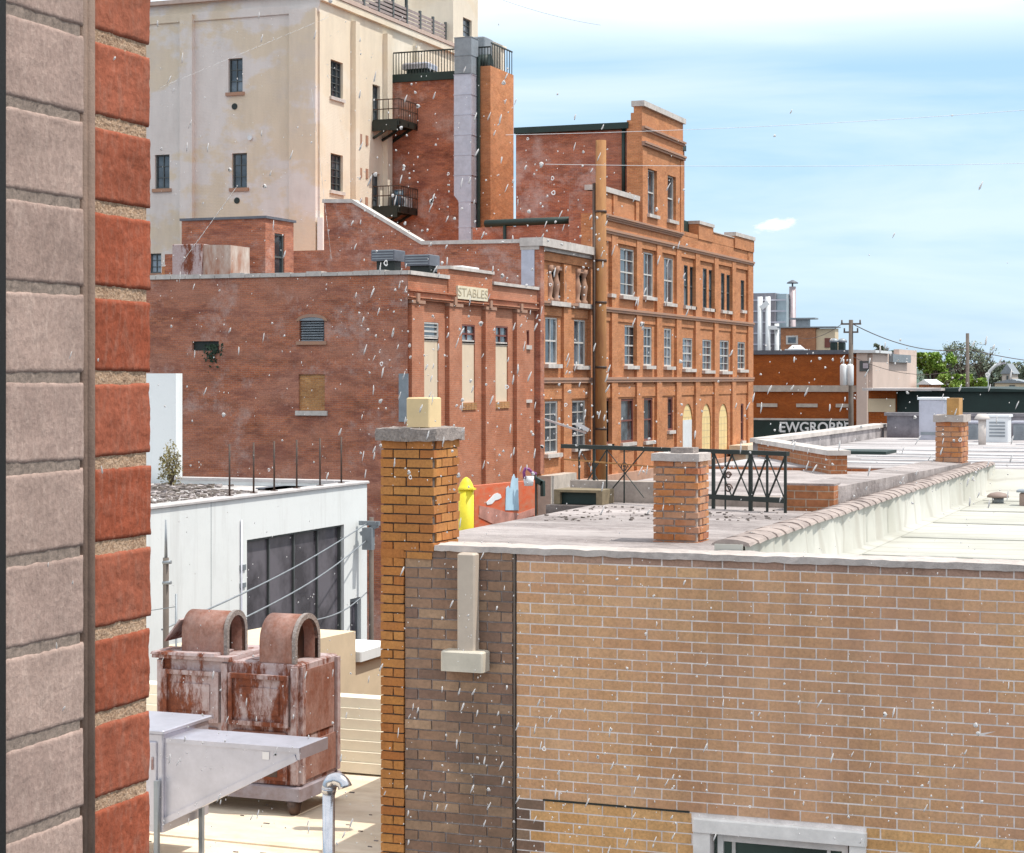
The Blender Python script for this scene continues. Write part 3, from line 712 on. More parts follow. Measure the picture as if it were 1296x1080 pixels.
painted('pale_band', [(606, 655), (606, 640), (622, 643), (640, 648), (656, 650), (676, 643), (676, 652), (650, 660), (625, 664)], m_plain('faded pink paint', (.62, .30, .24), .7, var=.45, scale=9))
X, Y, Z = PD(590, 640, 16.55)
yp = thing('yellow_post', 'bright yellow round topped post beside the orange red hoarding', 'post', (X, Y, -1.75))
zt_ = ZZ(604, 16.55)
mb = MB(); mb.tube([(X, Y, -1.75), (X, Y, zt_ - .105)], .066, 18); ym = m_plain('yellow plastic', (.82, .68, .03), .55, var=.22, scale=9); mb.build('shaft', ym, yp)
mb = MB(); mb.tube([(X, Y, zt_ - .11), (X, Y, zt_ - .1), (X, Y, zt_ - .085), (X, Y, zt_ - .05), (X, Y, zt_ - .018), (X, Y, zt_)], [.074, .078, .064, .052, .032, .006], 18)
mb.box(X + .03, X + .085, Y - .05, Y + .02, zt_ - .108, zt_ - .092); mb.build('cap', ym, yp)
X, Y, Z = PD(667, 608, 17.6)
bk_ = thing('bucket', 'small white bucket with a purple hose hung above the hoarding end', 'bucket', (X, Y, -1.75))
X2, Y2, _ = PD(669, 612, 17.55)
mb = MB(); mb.tube([(X2, Y2, ZZ(615, 17.55)), (X2, Y2, ZZ(609, 17.55)), (X2, Y2, ZZ(603, 17.55))], [.04, .045, .05], 14); mb.build('pail', M['white_unit'], bk_)
mb = MB(); mb.tube([PD(664, 606, 17.5), PD(663, 598, 17.5), PD(665, 593, 17.5), PD(669, 594, 17.5), PD(673, 598, 17.55), PD(678, 600, 17.6)], .014, 8); mb.build('hose', m_plain('purple hose', (.25, .05, .22), .5), bk_)
X3, Y3, _ = PD(678, 612, 18.0)
mb = MB(); mb.tube([(X3, Y3, -1.75), (X3, Y3, ZZ(598, 18))], .012, 8); mb.bar((X3, Y3, ZZ(607, 18)), (X3 + .07, Y3, ZZ(612, 18)), .05, .05); mb.bar((X3 + .07, Y3, ZZ(609, 18)), (X3 + .07, Y3, ZZ(628, 18)), .05, .03)
mb.build('stand', M['blackgreen'], bk_)

# ---------------- the row of roofs behind
rb = thing('row_building', 'long low row building with a streaky pale patched roof and low parapets', 'building', (0, 33, -10))
mb = MB(); mb.box(-7.4, 14, 26.8, 41, -10, -1.27); mb.box(-7.4, -4.9, 20.9, 26.78, -10, -1.32); mb.build('wall', M['brick_low'], rb)
mb = MB(); mb.box(-7.3, 13.9, 26.82, 40.4, -1.269, -1.25); mb.build('roof', M['tar_stripe'], rb)
mb = MB(); mb.box(-7.3, -4.95, 20.95, 26.7, -1.319, -1.30); mb.build('low_roof', M['tar'], rb)
mb = MB()
for y in (28.1, 29.2, 30.6, 31.7, 33.4, 35.0, 36.9, 38.8):
    a = -7 + random.uniform(0, 3); e = random.uniform(6, 12); wv = random.uniform(.10, .26)
    mb.box(a, e, y, y + wv, -1.249, -1.235)
mb.build('seam_strip', m_plain('white seam coating', (.66, .65, .66), .7, var=.35, scale=2, stretch=(1, 3, 1)), rb)
c0, c1, c2 = Vector((-7.44, 30.3, 0)), Vector((-5.25, 25.9, 0)), Vector((-7.44, 41.2, 0))
def lowwall(a, b, t, z0, z1, name, mat, cop):
    d_ = (b - a).normalized(); n_ = Vector((-d_.y, d_.x, 0)) * t / 2
    mb = MB(); q = [a - n_, b - n_, b + n_, a + n_]; mb.prism([(p.x, p.y) for p in q], 'z', z0, z1); o = mb.build(name, mat, rb)
    q = [a - n_ * 1.3 - d_ * .05, b - n_ * 1.3 + d_ * .05, b + n_ * 1.3 + d_ * .05, a + n_ * 1.3 - d_ * .05]
    mb = MB(); mb.prism([(p.x, p.y) for p in q], 'z', z1 + .002, z1 + .07); mb.build('coping', cop, o); return o
lowwall(c0 + Vector((.12, 0, 0)), c1, .24, -2.6, -1.05, 'angled_parapet', M['brick_low'], M['coping'])
lowwall(Vector((-7.44, 30.5, 0)), c2, .26, -2.6, -1.045, 'long_parapet', m_plain('peeling whitewashed wall', (.50, .46, .46), .9, var=.6, scale=2.2, col2=(.16, .145, .15), bump=.005), M['coping'])
lowwall(Vector((-7.2, 40.7, 0)), Vector((14, 40.7, 0)), .3, -1.26, -.80, 'back_parapet', m_plain('blotchy grey wall', (.34, .32, .35), .9, var=.6, scale=1.3, col2=(.08, .08, .10)), m_plain('stained coping', (.30, .28, .30), .9, var=.5, scale=3))
mb = MB(); x, y, z = PD(1082, 570, 32); mb.box(x - .6, x + .6, y - .5, y + .5, -1.249, -1.2); o = mb.build('roof_drain', M['blackgreen'], rb)
# small plant on the row roof
def boxunit(px0, px1, py0, py1, Y, z0, label, mat, matlid, cat='roof unit', name='roof_unit', dy=.5, grp=None):
    x0, x1, _a, z1 = rY(px0, px1, py1, py0, Y)
    z1 = ZZ(py0, dY((px0 + px1) / 2, Y))
    t = thing(name, label, cat, ((x0 + x1) / 2, Y + dy / 2, z0), grp)
    mb = MB(); mb.bbox(x0, x1, Y, Y + dy, z0, z1 - .05, .012); mb.build('body', mat, t)
    mb = MB(); mb.bbox(x0 - .03, x1 + .03, Y - .03, Y + dy + .03, z1 - .05, z1, .01); mb.build('lid', matlid, t)
    mb = MB()
    if name == 'roof_tank':
        mb.box(x0 + .04, x1 - .04, Y - .02, Y - .001, z0 + .1, z0 + .16); mb.build('strap', M['galv_dark'], t); return t
    for i in range(5):
        z = z0 + (z1 - z0) * (.2 + .12 * i); mb.box(x0 + .06, x1 - .06, Y - .012, Y - .001, z, z + (z1 - z0) * .06)
    mb.build('louvre', M['galv_dark'], t); return t
boxunit(1248, 1276, 525, 556, 38.2, -1.25, 'white rooftop cooling unit in front of the blotchy grey parapet', M['white_unit'], M['white_unit'])
boxunit(1163, 1195, 503, 552, 39.2, -1.25, 'grey metal tank standing behind the far orange chimney', M['galv'], M['white_unit'], 'tank', 'roof_tank')
x, y, z = PD(1243, 560, 36)
pv = thing('vent_pipe', 'pale capped vent pipe next to the white rooftop unit', 'pipe', (x, y, -1.25))
mb = MB(); mb.tube([(x, y, -1.26), (x, y, ZZ(530, 36))], .07, 12); mb.build('pipe', M['coping'], pv)
mb = MB(); mb.tube([(x, y, ZZ(531, 36)), (x, y, ZZ(529, 36)), (x, y, ZZ(524, 36))], [.14, .14, .08], 12); mb.build('cap', M['coping'], pv)
for px in (1290, 1230):
    boxunit(px - 8, px + 8, 533, 556, 39.6, -1.25, {1290: 'blotchy grey box on the parapet roof by the picture edge', 1230: 'small grey box between the vent pipe and the far chimney'}[px], M['galv_dark'], M['galv'], dy=.4)

# ================================================================ lower roof on the alley side with its plant
lr = thing('lower_building', 'lower building with a sunlit buff roof deck and cream stepped boarding behind it', 'building', (-11, 14, -10))
mb = MB(); mb.box(-20, -5.95, 8, 17.45, -10, -3.93); mb.box(-20, -6, 17.62, 17.7, -10, -3.3); mb.build('wall', M['brick_low'], lr)
mb = MB(); mb.box(-20, -5.96, 8, 17.44, -3.929, -3.9); mb.box(-19.9, -5.97, 14.3, 14.42, -3.899, -3.885); mb.build('roof_deck', M['deck'], lr)
mb = MB(); z = -3.88; k = 0
while z < -3.18:
    q = 17.18 + .034 * k; k += 1; vs = [(-20, q, z), (-6, q, z), (-6, q, z + .1), (-20, q, z + .1), (-20, 17.6, z), (-6, 17.6, z), (-6, 17.6, z + .1), (-20, 17.6, z + .1)]
    mb.add(vs, [(0, 1, 2, 3), (4, 7, 6, 5), (0, 4, 5, 1), (3, 2, 6, 7), (0, 3, 7, 4), (1, 5, 6, 2)]); z += .1
mb.build('stepped_siding', M['siding'], lr)
mb = MB()                                                            # worn patches on the deck
for i in range(60):
    x, y = random.uniform(-10.5, -6.5), random.uniform(13.5, 17.2); s = random.uniform(.005, .022)
    mb.box(x - s, x + s * 1.5, y - s * .4, y + s * .4, -3.8995, -3.892, 0, s * .15)
o = mb.build('litter', M['debris'], None); tag(o, 'scraps of dark litter on the sunlit buff deck', 'litter', kind='stuff')

# rusty cooling unit
mx0, mx1, my0, my1 = -9.40, -7.95, 15.40, 16.18
ru = thing('cooling_unit', 'large rusted steel cooling unit with two arched hoods on the buff deck', 'cooling unit', ((mx0 + mx1) / 2, 15.8, -3.9))
zb_, zt_ = -3.77, -2.56
mb = MB(); mb.bbox(mx0, mx1, my0, my1, -3.64, zt_, .012)
for x in (mx0 + .01, (mx0 + mx1) / 2 - .05, mx1 - .07): mb.box(x, x + .06, my0 - .03, my0 - .001, -3.62, zt_ - .02)          # upright ribs
for y in (my0 + .01, my1 - .07): mb.box(mx1 + .001, mx1 + .03, y, y + .06, -3.62, zt_ - .02)
mb.build('body', M['rust'], ru)
mb = MB(); mb.bbox(mx0 - .02, mx1 + .035, my0 - .045, my1 + .02, zb_, -3.645, .012); mb.build('base_rail', m_plain('lavender grey base paint', (.33, .30, .34), .6, var=.35, scale=5, col2=(.22, .16, .16)), ru)
mid = (mx0 + mx1) / 2
for a, b in ((mx0 + .08, mid - .07), (mid + .03, mx1 - .09)):       # framed front panels, upper
    mb = MB(); z0, z1 = -3.12, -2.66
    mb.box(a, b, my0 - .022, my0 - .001, z0, z1, 0)
    for q in ((a, b, z0, z0 + .04), (a, b, z1 - .04, z1), (a, a + .04, z0 + .041, z1 - .041), (b - .04, b, z0 + .041, z1 - .041)):
        mb.box(q[0], q[1], my0 - .05, my0 - .023, q[2], q[3], 1)
    mb.box(a + .1, b - .1, my0 - .032, my0 - .0225, z0 + .1, z1 - .12, 0)
    mb.build('front_panel', [M['rust'], M['rust']], ru)
    mb = MB(); mb.bbox(a + .02, b - .02, my0 - .028, my0 - .001, -3.42, -3.17, .02); mb.build('access_door', M['rust_pink'], ru)
    mb = MB(); mb.box(a + .02, b - .02, my0 - .02, my0 - .001, -3.60, -3.46); mb.box(a + .1, b - .12, my0 - .024, my0 - .0205, -3.57, -3.50, 1); mb.build('lower_grille', [M['rust'], M['iron']], ru)
mb = MB(); mb.box(mx1 + .001, mx1 + .012, my0 + .1, my1 - .1, -3.2, -2.62); mb.box(mx1 + .001, mx1 + .016, my0 + .08, my1 - .08, -3.6, -3.27); mb.build('side_panel', M['rust_pink'], ru)
mb = MB(); mb.box(mx0 - .03, mid + .05, my0 - .05, my1, zt_ + .001, zt_ + .035, 0, .006); mb.box(mx0 - .04, mid - .1, my0 - .06, my0 + .3, zt_ + .04, zt_ + .06, 0, .008); mb.build('loose_lid', M['rust'], ru)
for x, y in ((mx1 - .06, my0 + .02), (mx0 + .06, my0 + .02), (mx1 - .06, my1 - .06), (mx0 + .06, my1 - .06)):
    mb = MB(); mb.tube([(x, y, -3.9), (x, y, -3.88), (x, y, zb_)], [.035, .05, .075], 10); mb.build('leg', M['iron'], ru)
def hood(x0, x1, yr):
    """barrel vault running along X, open to +X"""
    ya, yb = yr; yc = (ya + yb) / 2; r = (yb - ya) / 2; zs = ZZ(783, 17.2) - r; th = .035
    mb = MB(); n = 18; prof = [(ya, zt_ + .002)] + [(yc - r * math.cos(math.pi * i / n), zs + r * math.sin(math.pi * i / n)) for i in range(n + 1)] + [(yb, zt_ + .002)]
    inn = [(ya + th, zt_ + .002)] + [(yc - (r - th) * math.cos(math.pi * i / n), zs + (r - th) * math.sin(math.pi * i / n)) for i in range(n + 1)] + [(yb - th, zt_ + .002)]
    m = len(prof); vs = [(x, y, z) for x in (x0, x1) for (y, z) in prof] + [(x, y, z) for x in (x0, x1) for (y, z) in inn]
    fs = []
    for i in range(m - 1):
        fs += [(i, i + 1, m + i + 1, m + i), (2 * m + i + 1, 2 * m + i, 3 * m + i, 3 * m + i + 1), (m + i, m + i + 1, 3 * m + i + 1, 3 * m + i), (i + 1, i, 2 * m + i, 2 * m + i + 1)]
    mb.add(vs, fs, 0, True)
    o = mb.build('arched_hood', M['rust_pink'], ru)
    mb = MB(); vs = [(x1 + .006, y, z) for (y, z) in prof] + [(x1 + .006, y, z) for (y, z) in inn] + [(x1 - .03, y, z) for (y, z) in inn]
    pr = [(yc + (y - yc) * 1.03, z + (.012 if z > zt_ + .1 else 0)) for (y, z) in prof]
    vs += [(x1 + .006, y, z) for (y, z) in pr] + [(x1 - .03, y, z) for (y, z) in pr]
    fs = []
    for i in range(m - 1):
        fs += [(3 * m + i, 3 * m + i + 1, m + i + 1, m + i), (4 * m + i, 4 * m + i + 1, 3 * m + i + 1, 3 * m + i), (m + i, m + i + 1, 2 * m + i + 1, 2 * m + i)]
    mb.add(vs, fs); mb.build('rim', M['mortar_cap'], o)
    mb = MB(); mb.box(x1 - .16, x1 - .14, ya + th, yb - th, zt_ + .002, zs)
    mb.prism([(ya + th, zs)] + [(yc - (r - th) * math.cos(math.pi * i / n), zs + (r - th) * math.sin(math.pi * i / n)) for i in range(1, n)] + [(yb - th, zs)], 'x', x1 - .16, x1 - .14); mb.build('mesh_screen', M['iron'], o)
    return o
hood(-8.36, -8.0, (15.42, 15.90)); hood(-9.19, -8.72, (15.47, 15.84))
mb = MB(); mb.bar((-9.36, 15.62, zt_ + .14), (-9.2, 15.62, ZZ(790, 17.4)), .34, .015); mb.build('hood_lid', M['rust'], ru)

# grey inlet duct with a tapering rain hood
HY = 13.40
def D(px, py): return FY(px, py, HY)
s_ = 4.32; zp = lambda x, y: (180 + x / s_, 880 + y / s_)
du = thing('duct_hood', 'pale grey metal duct with a long tapering rain hood on thin legs', 'duct', (-8.3, 13.6, -3.9))
A_, B_, C_, D_ = D(*zp(122, 240)), D(*zp(845, 305)), D(*zp(845, 332)), D(*zp(110, 708))
zA = -2.875
poly = [(A_[0], zA), (B_[0], zA), (B_[0], zA - .075), (D_[0], D_[1])]
mb = MB(); mb.prism([poly[i] for i in (0, 3, 2, 1)], 'y', HY, HY + .47); mb.build('hood', M['galv'], du)
mb = MB()
mb.bar((D_[0], HY - .008, D_[1] + .02), (B_[0], HY - .008, zA - .07), .014, .05); mb.box(A_[0] + .02, B_[0] + .03, HY - .014, HY - .001, zA - .03, zA + .006)
mb.box(B_[0] + .001, B_[0] + .03, HY - .01, HY + .48, zA - .085, zA + .008); mb.build('flange', M['galv'], du)
bx1 = D(208.5, 930)[0]
mb = MB(); mb.bbox(bx1 - .9, bx1, HY - .03, HY + .70, -3.62, -2.835, .01); mb.build('box', M['galv'], du)
mb = MB(); mb.bbox(bx1 - .92, bx1 + .02, HY - .05, HY + .72, -2.835, -2.805, .008); mb.build('lid', M['galv'], du)
mb = MB(); mb.bbox(bx1 - .7, bx1 - .05, HY - .045, HY - .0305, -3.56, -2.9, .006); po = mb.build('door', M['galv'], du)
mb = MB(); mb.box(bx1 - .09, bx1 - .075, HY - .055, HY - .046, -3.12, -3.02); mb.build('latch', M['rust'], po)
x, z = D(*zp(677, 330)); mb = MB(); mb.box(x - .03, x + .03, HY - .006, HY - .001, z - .03, z + .03); mb.build('notice', m_plain('white notice', (.75, .72, .72), .6, var=.08), du)
x, z = D(*zp(728, 325)); mb = MB(); mb.box(x - .008, x + .008, HY - .006, HY - .001, z - .006, z + .006); mb.build('rivet', M['black'], du)
for px, y, zt2 in ((198.5, HY - .07, -3.2), (255, HY + .5, -3.3), (198.5, HY + .62, -3.62)):
    x = FY(px, 0, y)[0] if y < HY + .6 else bx1 - .85
    mb = MB(); mb.box(x - .018, x + .018, y - .018, y + .018, -3.9, zt2); mb.build('leg', M['galv_dark'], du)
# gooseneck
d_ = 13.0; x, y, _ = PD(416, 1000, d_); zt2 = ZZ(992, d_)
gp = thing('gooseneck_vent', 'shiny galvanised gooseneck vent pipe near the sooty brick corner', 'pipe', (x, y, -3.9))
mb = MB(); pts = [(x, y, -3.9), (x, y, zt2 - .03)]; mb.tube(pts, .042, 16); g_m = m_plain('shiny galvanised pipe', (.62, .62, .66), .22, .9, var=.2, scale=14, bump=.001); mb.build('pipe', g_m, gp)
mb = MB(); R_ = .062; pts = []
for i in range(13):
    a = math.pi * (1 - i / 12 * .93); pts.append((x + R_ + math.cos(a) * R_, y, zt2 - .03 + math.sin(a) * R_))
mb.tube(pts, [.046 + .003 * (i % 4 == 0) for i in range(13)], 16); mb.build('elbow', g_m, gp)
mb = MB(); mb.tube([(x, y, zt2 - .06), (x, y, zt2 - .02)], .048, 16); mb.build('collar', g_m, gp)
mb = MB(); mb.tube([(x, y, -3.899), (x, y, -3.87)], [.11, .045], 14); mb.build('flashing', M['galv_dark'], gp)
# aerial mast behind the unit
x, y, _ = PD(210, 700, 19.0)
am = thing('aerial_mast', 'thin grey aerial mast standing behind the rusted cooling unit', 'mast', (x, y, -3.9))
mb = MB(); mb.tube([(x, y, -3.9), (x, y, ZZ(706, 19))], .03, 10); mb.build('pole', M['wood_grey'], am)
mb = MB(); mb.tube([(x, y, ZZ(706, 19)), (x, y, ZZ(658, 19))], [.017, .009], 8); mb.build('tip', M['galv_dark'], am)
for py in (712, 738): mb = MB(); mb.tube([(x - .02, y - .02, ZZ(py, 19)), (x + .07, y - .02, ZZ(py - 1, 19))], .018, 8); mb.build('bracket', M['galv_dark'], am)
x, y, _ = PD(223, 700, 18.6)
am = thing('steel_rod', 'short thin steel rod rising beside the grey aerial mast', 'rod', (x, y, -3.9))
mb = MB(); mb.tube([(x, y, -3.9), (x, y, ZZ(752, 18.6))], .011, 8); mb.build('rod', M['galv_dark'], am)
mb = MB(); mb.bar((x - .4, y, ZZ(777, 18.6)), (x, y, ZZ(768, 18.6)), .008); mb.build('arm', M['galv_dark'], am)

# ================================================================ beige retaining walls down the alley
bw = thing('stucco_wall', 'beige stucco alley wall stepping down to a white ledge', 'wall', (-13, 26, -10))
y0, y1, y2 = FX(330, 0, -12.7)[0], FX(450, 0, -12.7)[0], FX(492, 0, -12.7)[0]
mb = MB(); mb.prism([(y0, -10), (y1, -10), (y1, -3.83), (y0, -3.74)], 'x', -14.2, -12.7); mb.box(-13.6, -12.72, y1 + .01, y2, -10, -4.30); mb.build('wall', M['beige_wall'], bw)
mb = MB(); mb.bbox(-13.7, -12.62, y1 + .02, y2, -4.298, -4.13, .02); mb.build('ledge', M['white_wall'], bw)

# ================================================================ low white building
WX = -19.3
wb = thing('white_building', 'low white rendered building with one big dark shop window facing the alley', 'building', (-24, 36, -10))
r_win = rX(312.5, 435.4, 674, 815, WX); r_win = (r_win[0], r_win[1], -6.0, -3.33)
r_door = rX(443, 457, 757, 850, WX); r_door = (r_door[0], r_door[1], -7.2, r_door[3])
mb = MB(); mb.holed('x', WX, 24, 40.8, -10, -2.46, [r_win, r_door], .18)
mb.box(-33, WX - .25, 24, 40.5, -10, -2.65); mb.box(-33, -24.4, 40.8, 41.1, -10, .1); mb.box(-24.399, WX - .001, 40.55, 40.8, -10, -2.46)
mb.build('wall', M['white_wall'], wb)
mb = MB(); mb.box(-33, WX - .26, 24.1, 40.54, -2.649, -2.56); mb.build('roof', m_gravel('pale littered roof', (.50, .47, .46), (.36, .33, .32), (.66, .64, .63), 6), wb)
cpm = m_plain('grey edged coping', (.55, .52, .52), .7, var=.25)
mb = MB(); mb.bbox(WX - .28, WX + .05, 24, 40.85, -2.458, -2.40, .02); mb.build('coping', cpm, wb)
mb = MB(); mb.box(-24.38, WX - .29, 40.5, 40.86, -2.458, -2.395); mb.build('coping', cpm, wb)
mb = MB(); yq = FX(304, 0, WX)[0]; mb.tube([(WX + .03, yq, -9.9), (WX + .03, yq, -2.9)], .018, 6); mb.build('conduit', M['galv'], wb)
mb = MB()
for q in (27.2, 30.4, 33.6): mb.box(WX, WX + .004, q, q + .014, -9.9, -2.47)
mb.build('render_joint', M['galv_dark'], wb)
o = sash(wb, 'x', WX, r_win, .14, M['frame_dark'], m_glass('smoky shop glass', (.05, .045, .055), .12, .25), nv=3, nh=0, fw=.05)
o = sash(wb, 'x', WX, r_door, .12, M['galv_dark'], m_glass('door glass', (.06, .055, .07)), nv=0, nh=1, fw=.09, name='door')
for (py0, py1) in ((715, 722), (738, 744)):                        # faint patches and fixings on the render
    a = rX(303, 310, py0, py1, WX); mb = MB(); mb.box(WX, WX + .03, a[0], a[1], a[2], a[3]); mb.build('fixing', M['galv_dark'], wb)
# debris heap on that roof
mb = MB()
for i in range(1500):
    t = random.random(); x = -24.2 + 4.2 * t + random.uniform(-.6, .3); y = random.uniform(33.5, 40.2)
    if x > WX - .5 or (y > 38.6 and x > -22.5): continue
    s = random.uniform(.012, .05) * (1.3 - .6 * t); mb.box(x - s * 1.6, x + s, y - s, y + s, -2.5595, -2.555 + s * random.uniform(.3, 1.0), random.randrange(3), s * .35)
o = mb.build('roof_rubble', [M['debris'], M['tar'], M['wood_grey']]); tag(o, 'heap of dark rubble strewn on the roof of the white building', 'rubble', kind='stuff')
for i, (px, wd) in enumerate(((345, 1.3), (380, 1.1), (418, .9))):
    x, y, z = PD(px, 610, 43.3); x = min(x, WX - 1.1)
    t = thing('roof_panel', 'dark flat panel lying near the far edge of the white building roof', 'panel', (x, 39.4, -2.56), 'flat dark panels on the white building')
    mb = MB(); mb.box(x - wd / 2, x + wd / 2, 38.9, 39.9, -2.53, -2.50); mb.build('sheet', M['grey_unit'], t)
    mb = MB(); mb.box(x - wd / 2, x + wd / 2, 39.0, 39.06, -2.559, -2.531); mb.box(x - wd / 2, x + wd / 2, 39.7, 39.76, -2.559, -2.531); mb.build('batten', M['wood_grey'], t)
# fence rods on the parapet
pr = None
for i, (px, y0_, y1_) in enumerate(((290.5, 572, 629), (321, 575, 627), (347, 568, 621), (375.5, 565, 616), (405, 563, 612), (432, 560, 608))):
    Y, _ = FX(px, 0, WX - .12); d_ = dX(px, WX - .12); zt2 = ZZ(y0_, d_)
    if pr is None:
        pr = thing('fence_rod', 'thin rusty fence rod on the white building parapet', 'rod', (WX - .12, Y, -2.40), 'fence rods along the white building')
        mb = MB(); mb.tube([(WX - .12, Y, -2.39), (WX - .12, Y, -1.35)], .02, 6); mb.build('rod', M['iron'], pr)
        mb = MB(); mb.box(WX - .18, WX - .06, Y - .06, Y + .06, -2.399, -2.385); mb.build('foot', M['iron'], pr); base = pr
    else:
        c = copy_tree(base); c.location = (WX - .12, Y, -2.40)
# shrub at the corner of the white building
X, Y, Z = PD(216, 600, 46); Y = 39.6; X, Z = FY(216, 600, 39.6)
sh = thing('shrub', 'straggly yellow green shrub growing at the corner of the white wall', 'shrub', (X, Y, -2.56))
mb = MB(); rng = random.Random(3)
for i in range(900):
    v = Vector((rng.gauss(0, 1), rng.gauss(0, 1), rng.gauss(0, 1))).normalized() * rng.random() ** .5
    c = Vector((X + v.x * .30, Y + v.y * .30, -2.0 + v.z * .55 - .25 * abs(v.x))); s = rng.uniform(.02, .05)
    a = Vector((rng.gauss(0, 1), rng.gauss(0, 1), rng.gauss(0, 1))).normalized() * s; b = a.cross(Vector((rng.gauss(0, 1), rng.gauss(0, 1), 1))).normalized() * s * .5
    mb.add([c - a, c - b, c + a, c + b], [(0, 1, 2, 3)])
mb.build('foliage', M['leaf_dry'], sh)
mb = MB()
for i in range(7): mb.tube([(X, Y, -2.56), (X + rng.uniform(-.2, .2), Y + rng.uniform(-.2, .2), rng.uniform(-2.1, -1.6))], [.02, .006], 5)
mb.build('stem', M['bark'], sh)
# cable pole at the corner, with the cables
X, Y, _ = PD(470, 700, 44.5)
cp = thing('cable_pole', 'thin grey cable pole with a bracket at the far corner of the white building', 'pole', (X, Y, -10))
mb = MB(); mb.tube([(X, Y, -10), (X, Y, ZZ(655, 44.5))], .055, 10); mb.build('pole', M['wood_grey'], cp)
mb = MB(); z = ZZ(662, 44.5); mb.bar((X - .25, Y - .1, z), (X + .25, Y - .1, z), .1); mb.bar((X - .22, Y - .1, z - .25), (X + .2, Y - .1, z - .05), .09); mb.box(X - .12, X + .12, Y - .25, Y - .08, z - .6, z - .1); mb.build('bracket', M['galv_dark'], cp)
for k, (a, b) in enumerate((((464, 663, 44.4), (205, 797, 27)), ((464, 684, 44.4), (310, 782, 30)), ((464, 750, 44.4), (395, 786, 33)))):
    p, q = Vector(PD(*a)), Vector(PD(*b)); mb = MB(); n = 14
    mb.tube([p.lerp(q, i / n) - Vector((0, 0, .12 * math.sin(math.pi * i / n))) for i in range(n + 1)], .014, 6)
    o = mb.build('cable', M['galv_dark'], None, tuple(p)); tag(o, ['uppermost cable slanting across the big dark shop window', 'middle cable slanting across the big dark shop window', 'lowest short cable crossing the corner of the shop window'][k], 'cable')
# ================================================================ two storey brick annex with boarded windows
XF = -27.8
an = thing('brick_annex', 'two storey red brick annex with three tall cream boarded windows and a cream name stone', 'building', (-34, 68, -10))
YA = 62.1
vx0, vx1, vz0, vz1 = rY(379, 410.5, 406, 432, YA)
ix0, ix1, iz0, iz1 = rY(378, 411, 474, 520, YA)
hx0_, hx1_, hz0, hz1 = rY(243, 277, 432, 444, YA)
TOPA = 3.62
mb = MB(); mb.holed('y', YA, -46, XF, -10, TOPA, [(vx0, vx1, vz0, vz1), (ix0, ix1, iz0, iz1), (hx0_, hx1_, hz0, hz1)], .22)
mb.box(-46, XF - .5, YA + .4, 75, -10, 3.3)
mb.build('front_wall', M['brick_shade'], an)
mb = MB(); mb.box(-46, XF - .3, YA + .3, 75, 3.301, 3.33); mb.build('roof', M['tar'], an)
# arched louvre
lo = MB(); lo.box(vx0 + .01, vx1 - .01, YA + .16, YA + .2, vz0, vz1)
n = 8
for i in range(n):
    z = vz0 + (vz1 - vz0) * (i + .25) / n
    lo.add([(vx0 + .05, YA + .03, z), (vx1 - .05, YA + .03, z), (vx1 - .05, YA + .14, z + .07), (vx0 + .05, YA + .14, z + .07), (vx0 + .05, YA + .03, z - .02), (vx1 - .05, YA + .03, z - .02)], [(0, 1, 2, 3), (4, 5, 1, 0)])
lo = lo.build('louvre', M['galv_dark'], an)
mb = MB(); xm = (vx0 + vx1) / 2; hw = (vx1 - vx0) / 2
ar = [(xm - hw - .12 + 0, vz1 - .02)] + [(xm + (hw + .12) * math.cos(math.pi * (1 - i / 10)), vz1 - .02 + .26 * math.sin(math.pi * i / 10)) for i in range(1, 10)] + [(xm + hw + .12, vz1 - .02)]
inn = [(xm + hw * math.cos(math.pi * i / 10), vz1 + .12 * math.sin(math.pi * i / 10)) for i in range(11)]
mb.prism(ar + inn, 'y', YA - .03, YA - .002); mb.build('arch', M['sandstone'], lo)
mb = MB(); mb.prism([(xm + hw * math.cos(math.pi * i / 10), vz1 + .118 * math.sin(math.pi * i / 10)) for i in range(11)], 'y', YA - .012, YA - .003); mb.build('arch_panel', M['galv_dark'], lo)
mb = MB(); mb.box(vx0 - .1, vx1 + .1, YA - .08, YA + .1, vz0 - .13, vz0 - .004); mb.build('sill', M['sandstone'], lo)
mb = MB(); mb.box(ix0, ix1, YA + .07, YA + .1, iz0, iz1); ip = mb.build('bricked_window', M['brick_light'], an)
mb = MB(); mb.box(ix0 - .1, ix1 + .12, YA - .09, YA + .06, iz0 - .17, iz0 - .004); mb.build('sill', M['coping'], ip)
mb = MB(); mb.box(hx0_ + .02, hx1_, YA + .12, YA + .16, hz0, hz1); mb.build('hole_shade', M['black'], an)  # black sheet paints the shade inside the hole
mb = MB(); rng = random.Random(5)
for i in range(130):
    x = hx1_ - .22 + rng.gauss(0, .16); z = hz0 + .22 - abs(rng.gauss(0, .32)); y = YA - rng.uniform(.01, .15)
    s = rng.uniform(.03, .09); a = Vector((rng.gauss(0, 1), rng.gauss(0, .3), rng.gauss(0, 1))).normalized() * s; b = Vector((-a.z, rng.uniform(-.03, .03), a.x)) * .6; c = Vector((x, y, z))
    mb.add([c - a, c - b, c + a, c + b], [(0, 1, 2, 3)])
o = mb.build('creeper', m_plain('dark creeper leaves', (.018, .045, .02), .7, var=.5), None, (hx1_, YA, hz0)); tag(o, 'small dark creeper hanging out of the hole in the brick annex wall', 'creeper')
px0_, px1_, pz0, pz1 = rY(505, 517, 473, 534, YA)
mb = MB(); mb.box(px0_, px1_, YA - .03, YA - .002, pz0, pz1); mb.build('sheet_patch', M['galv_dark'], an)
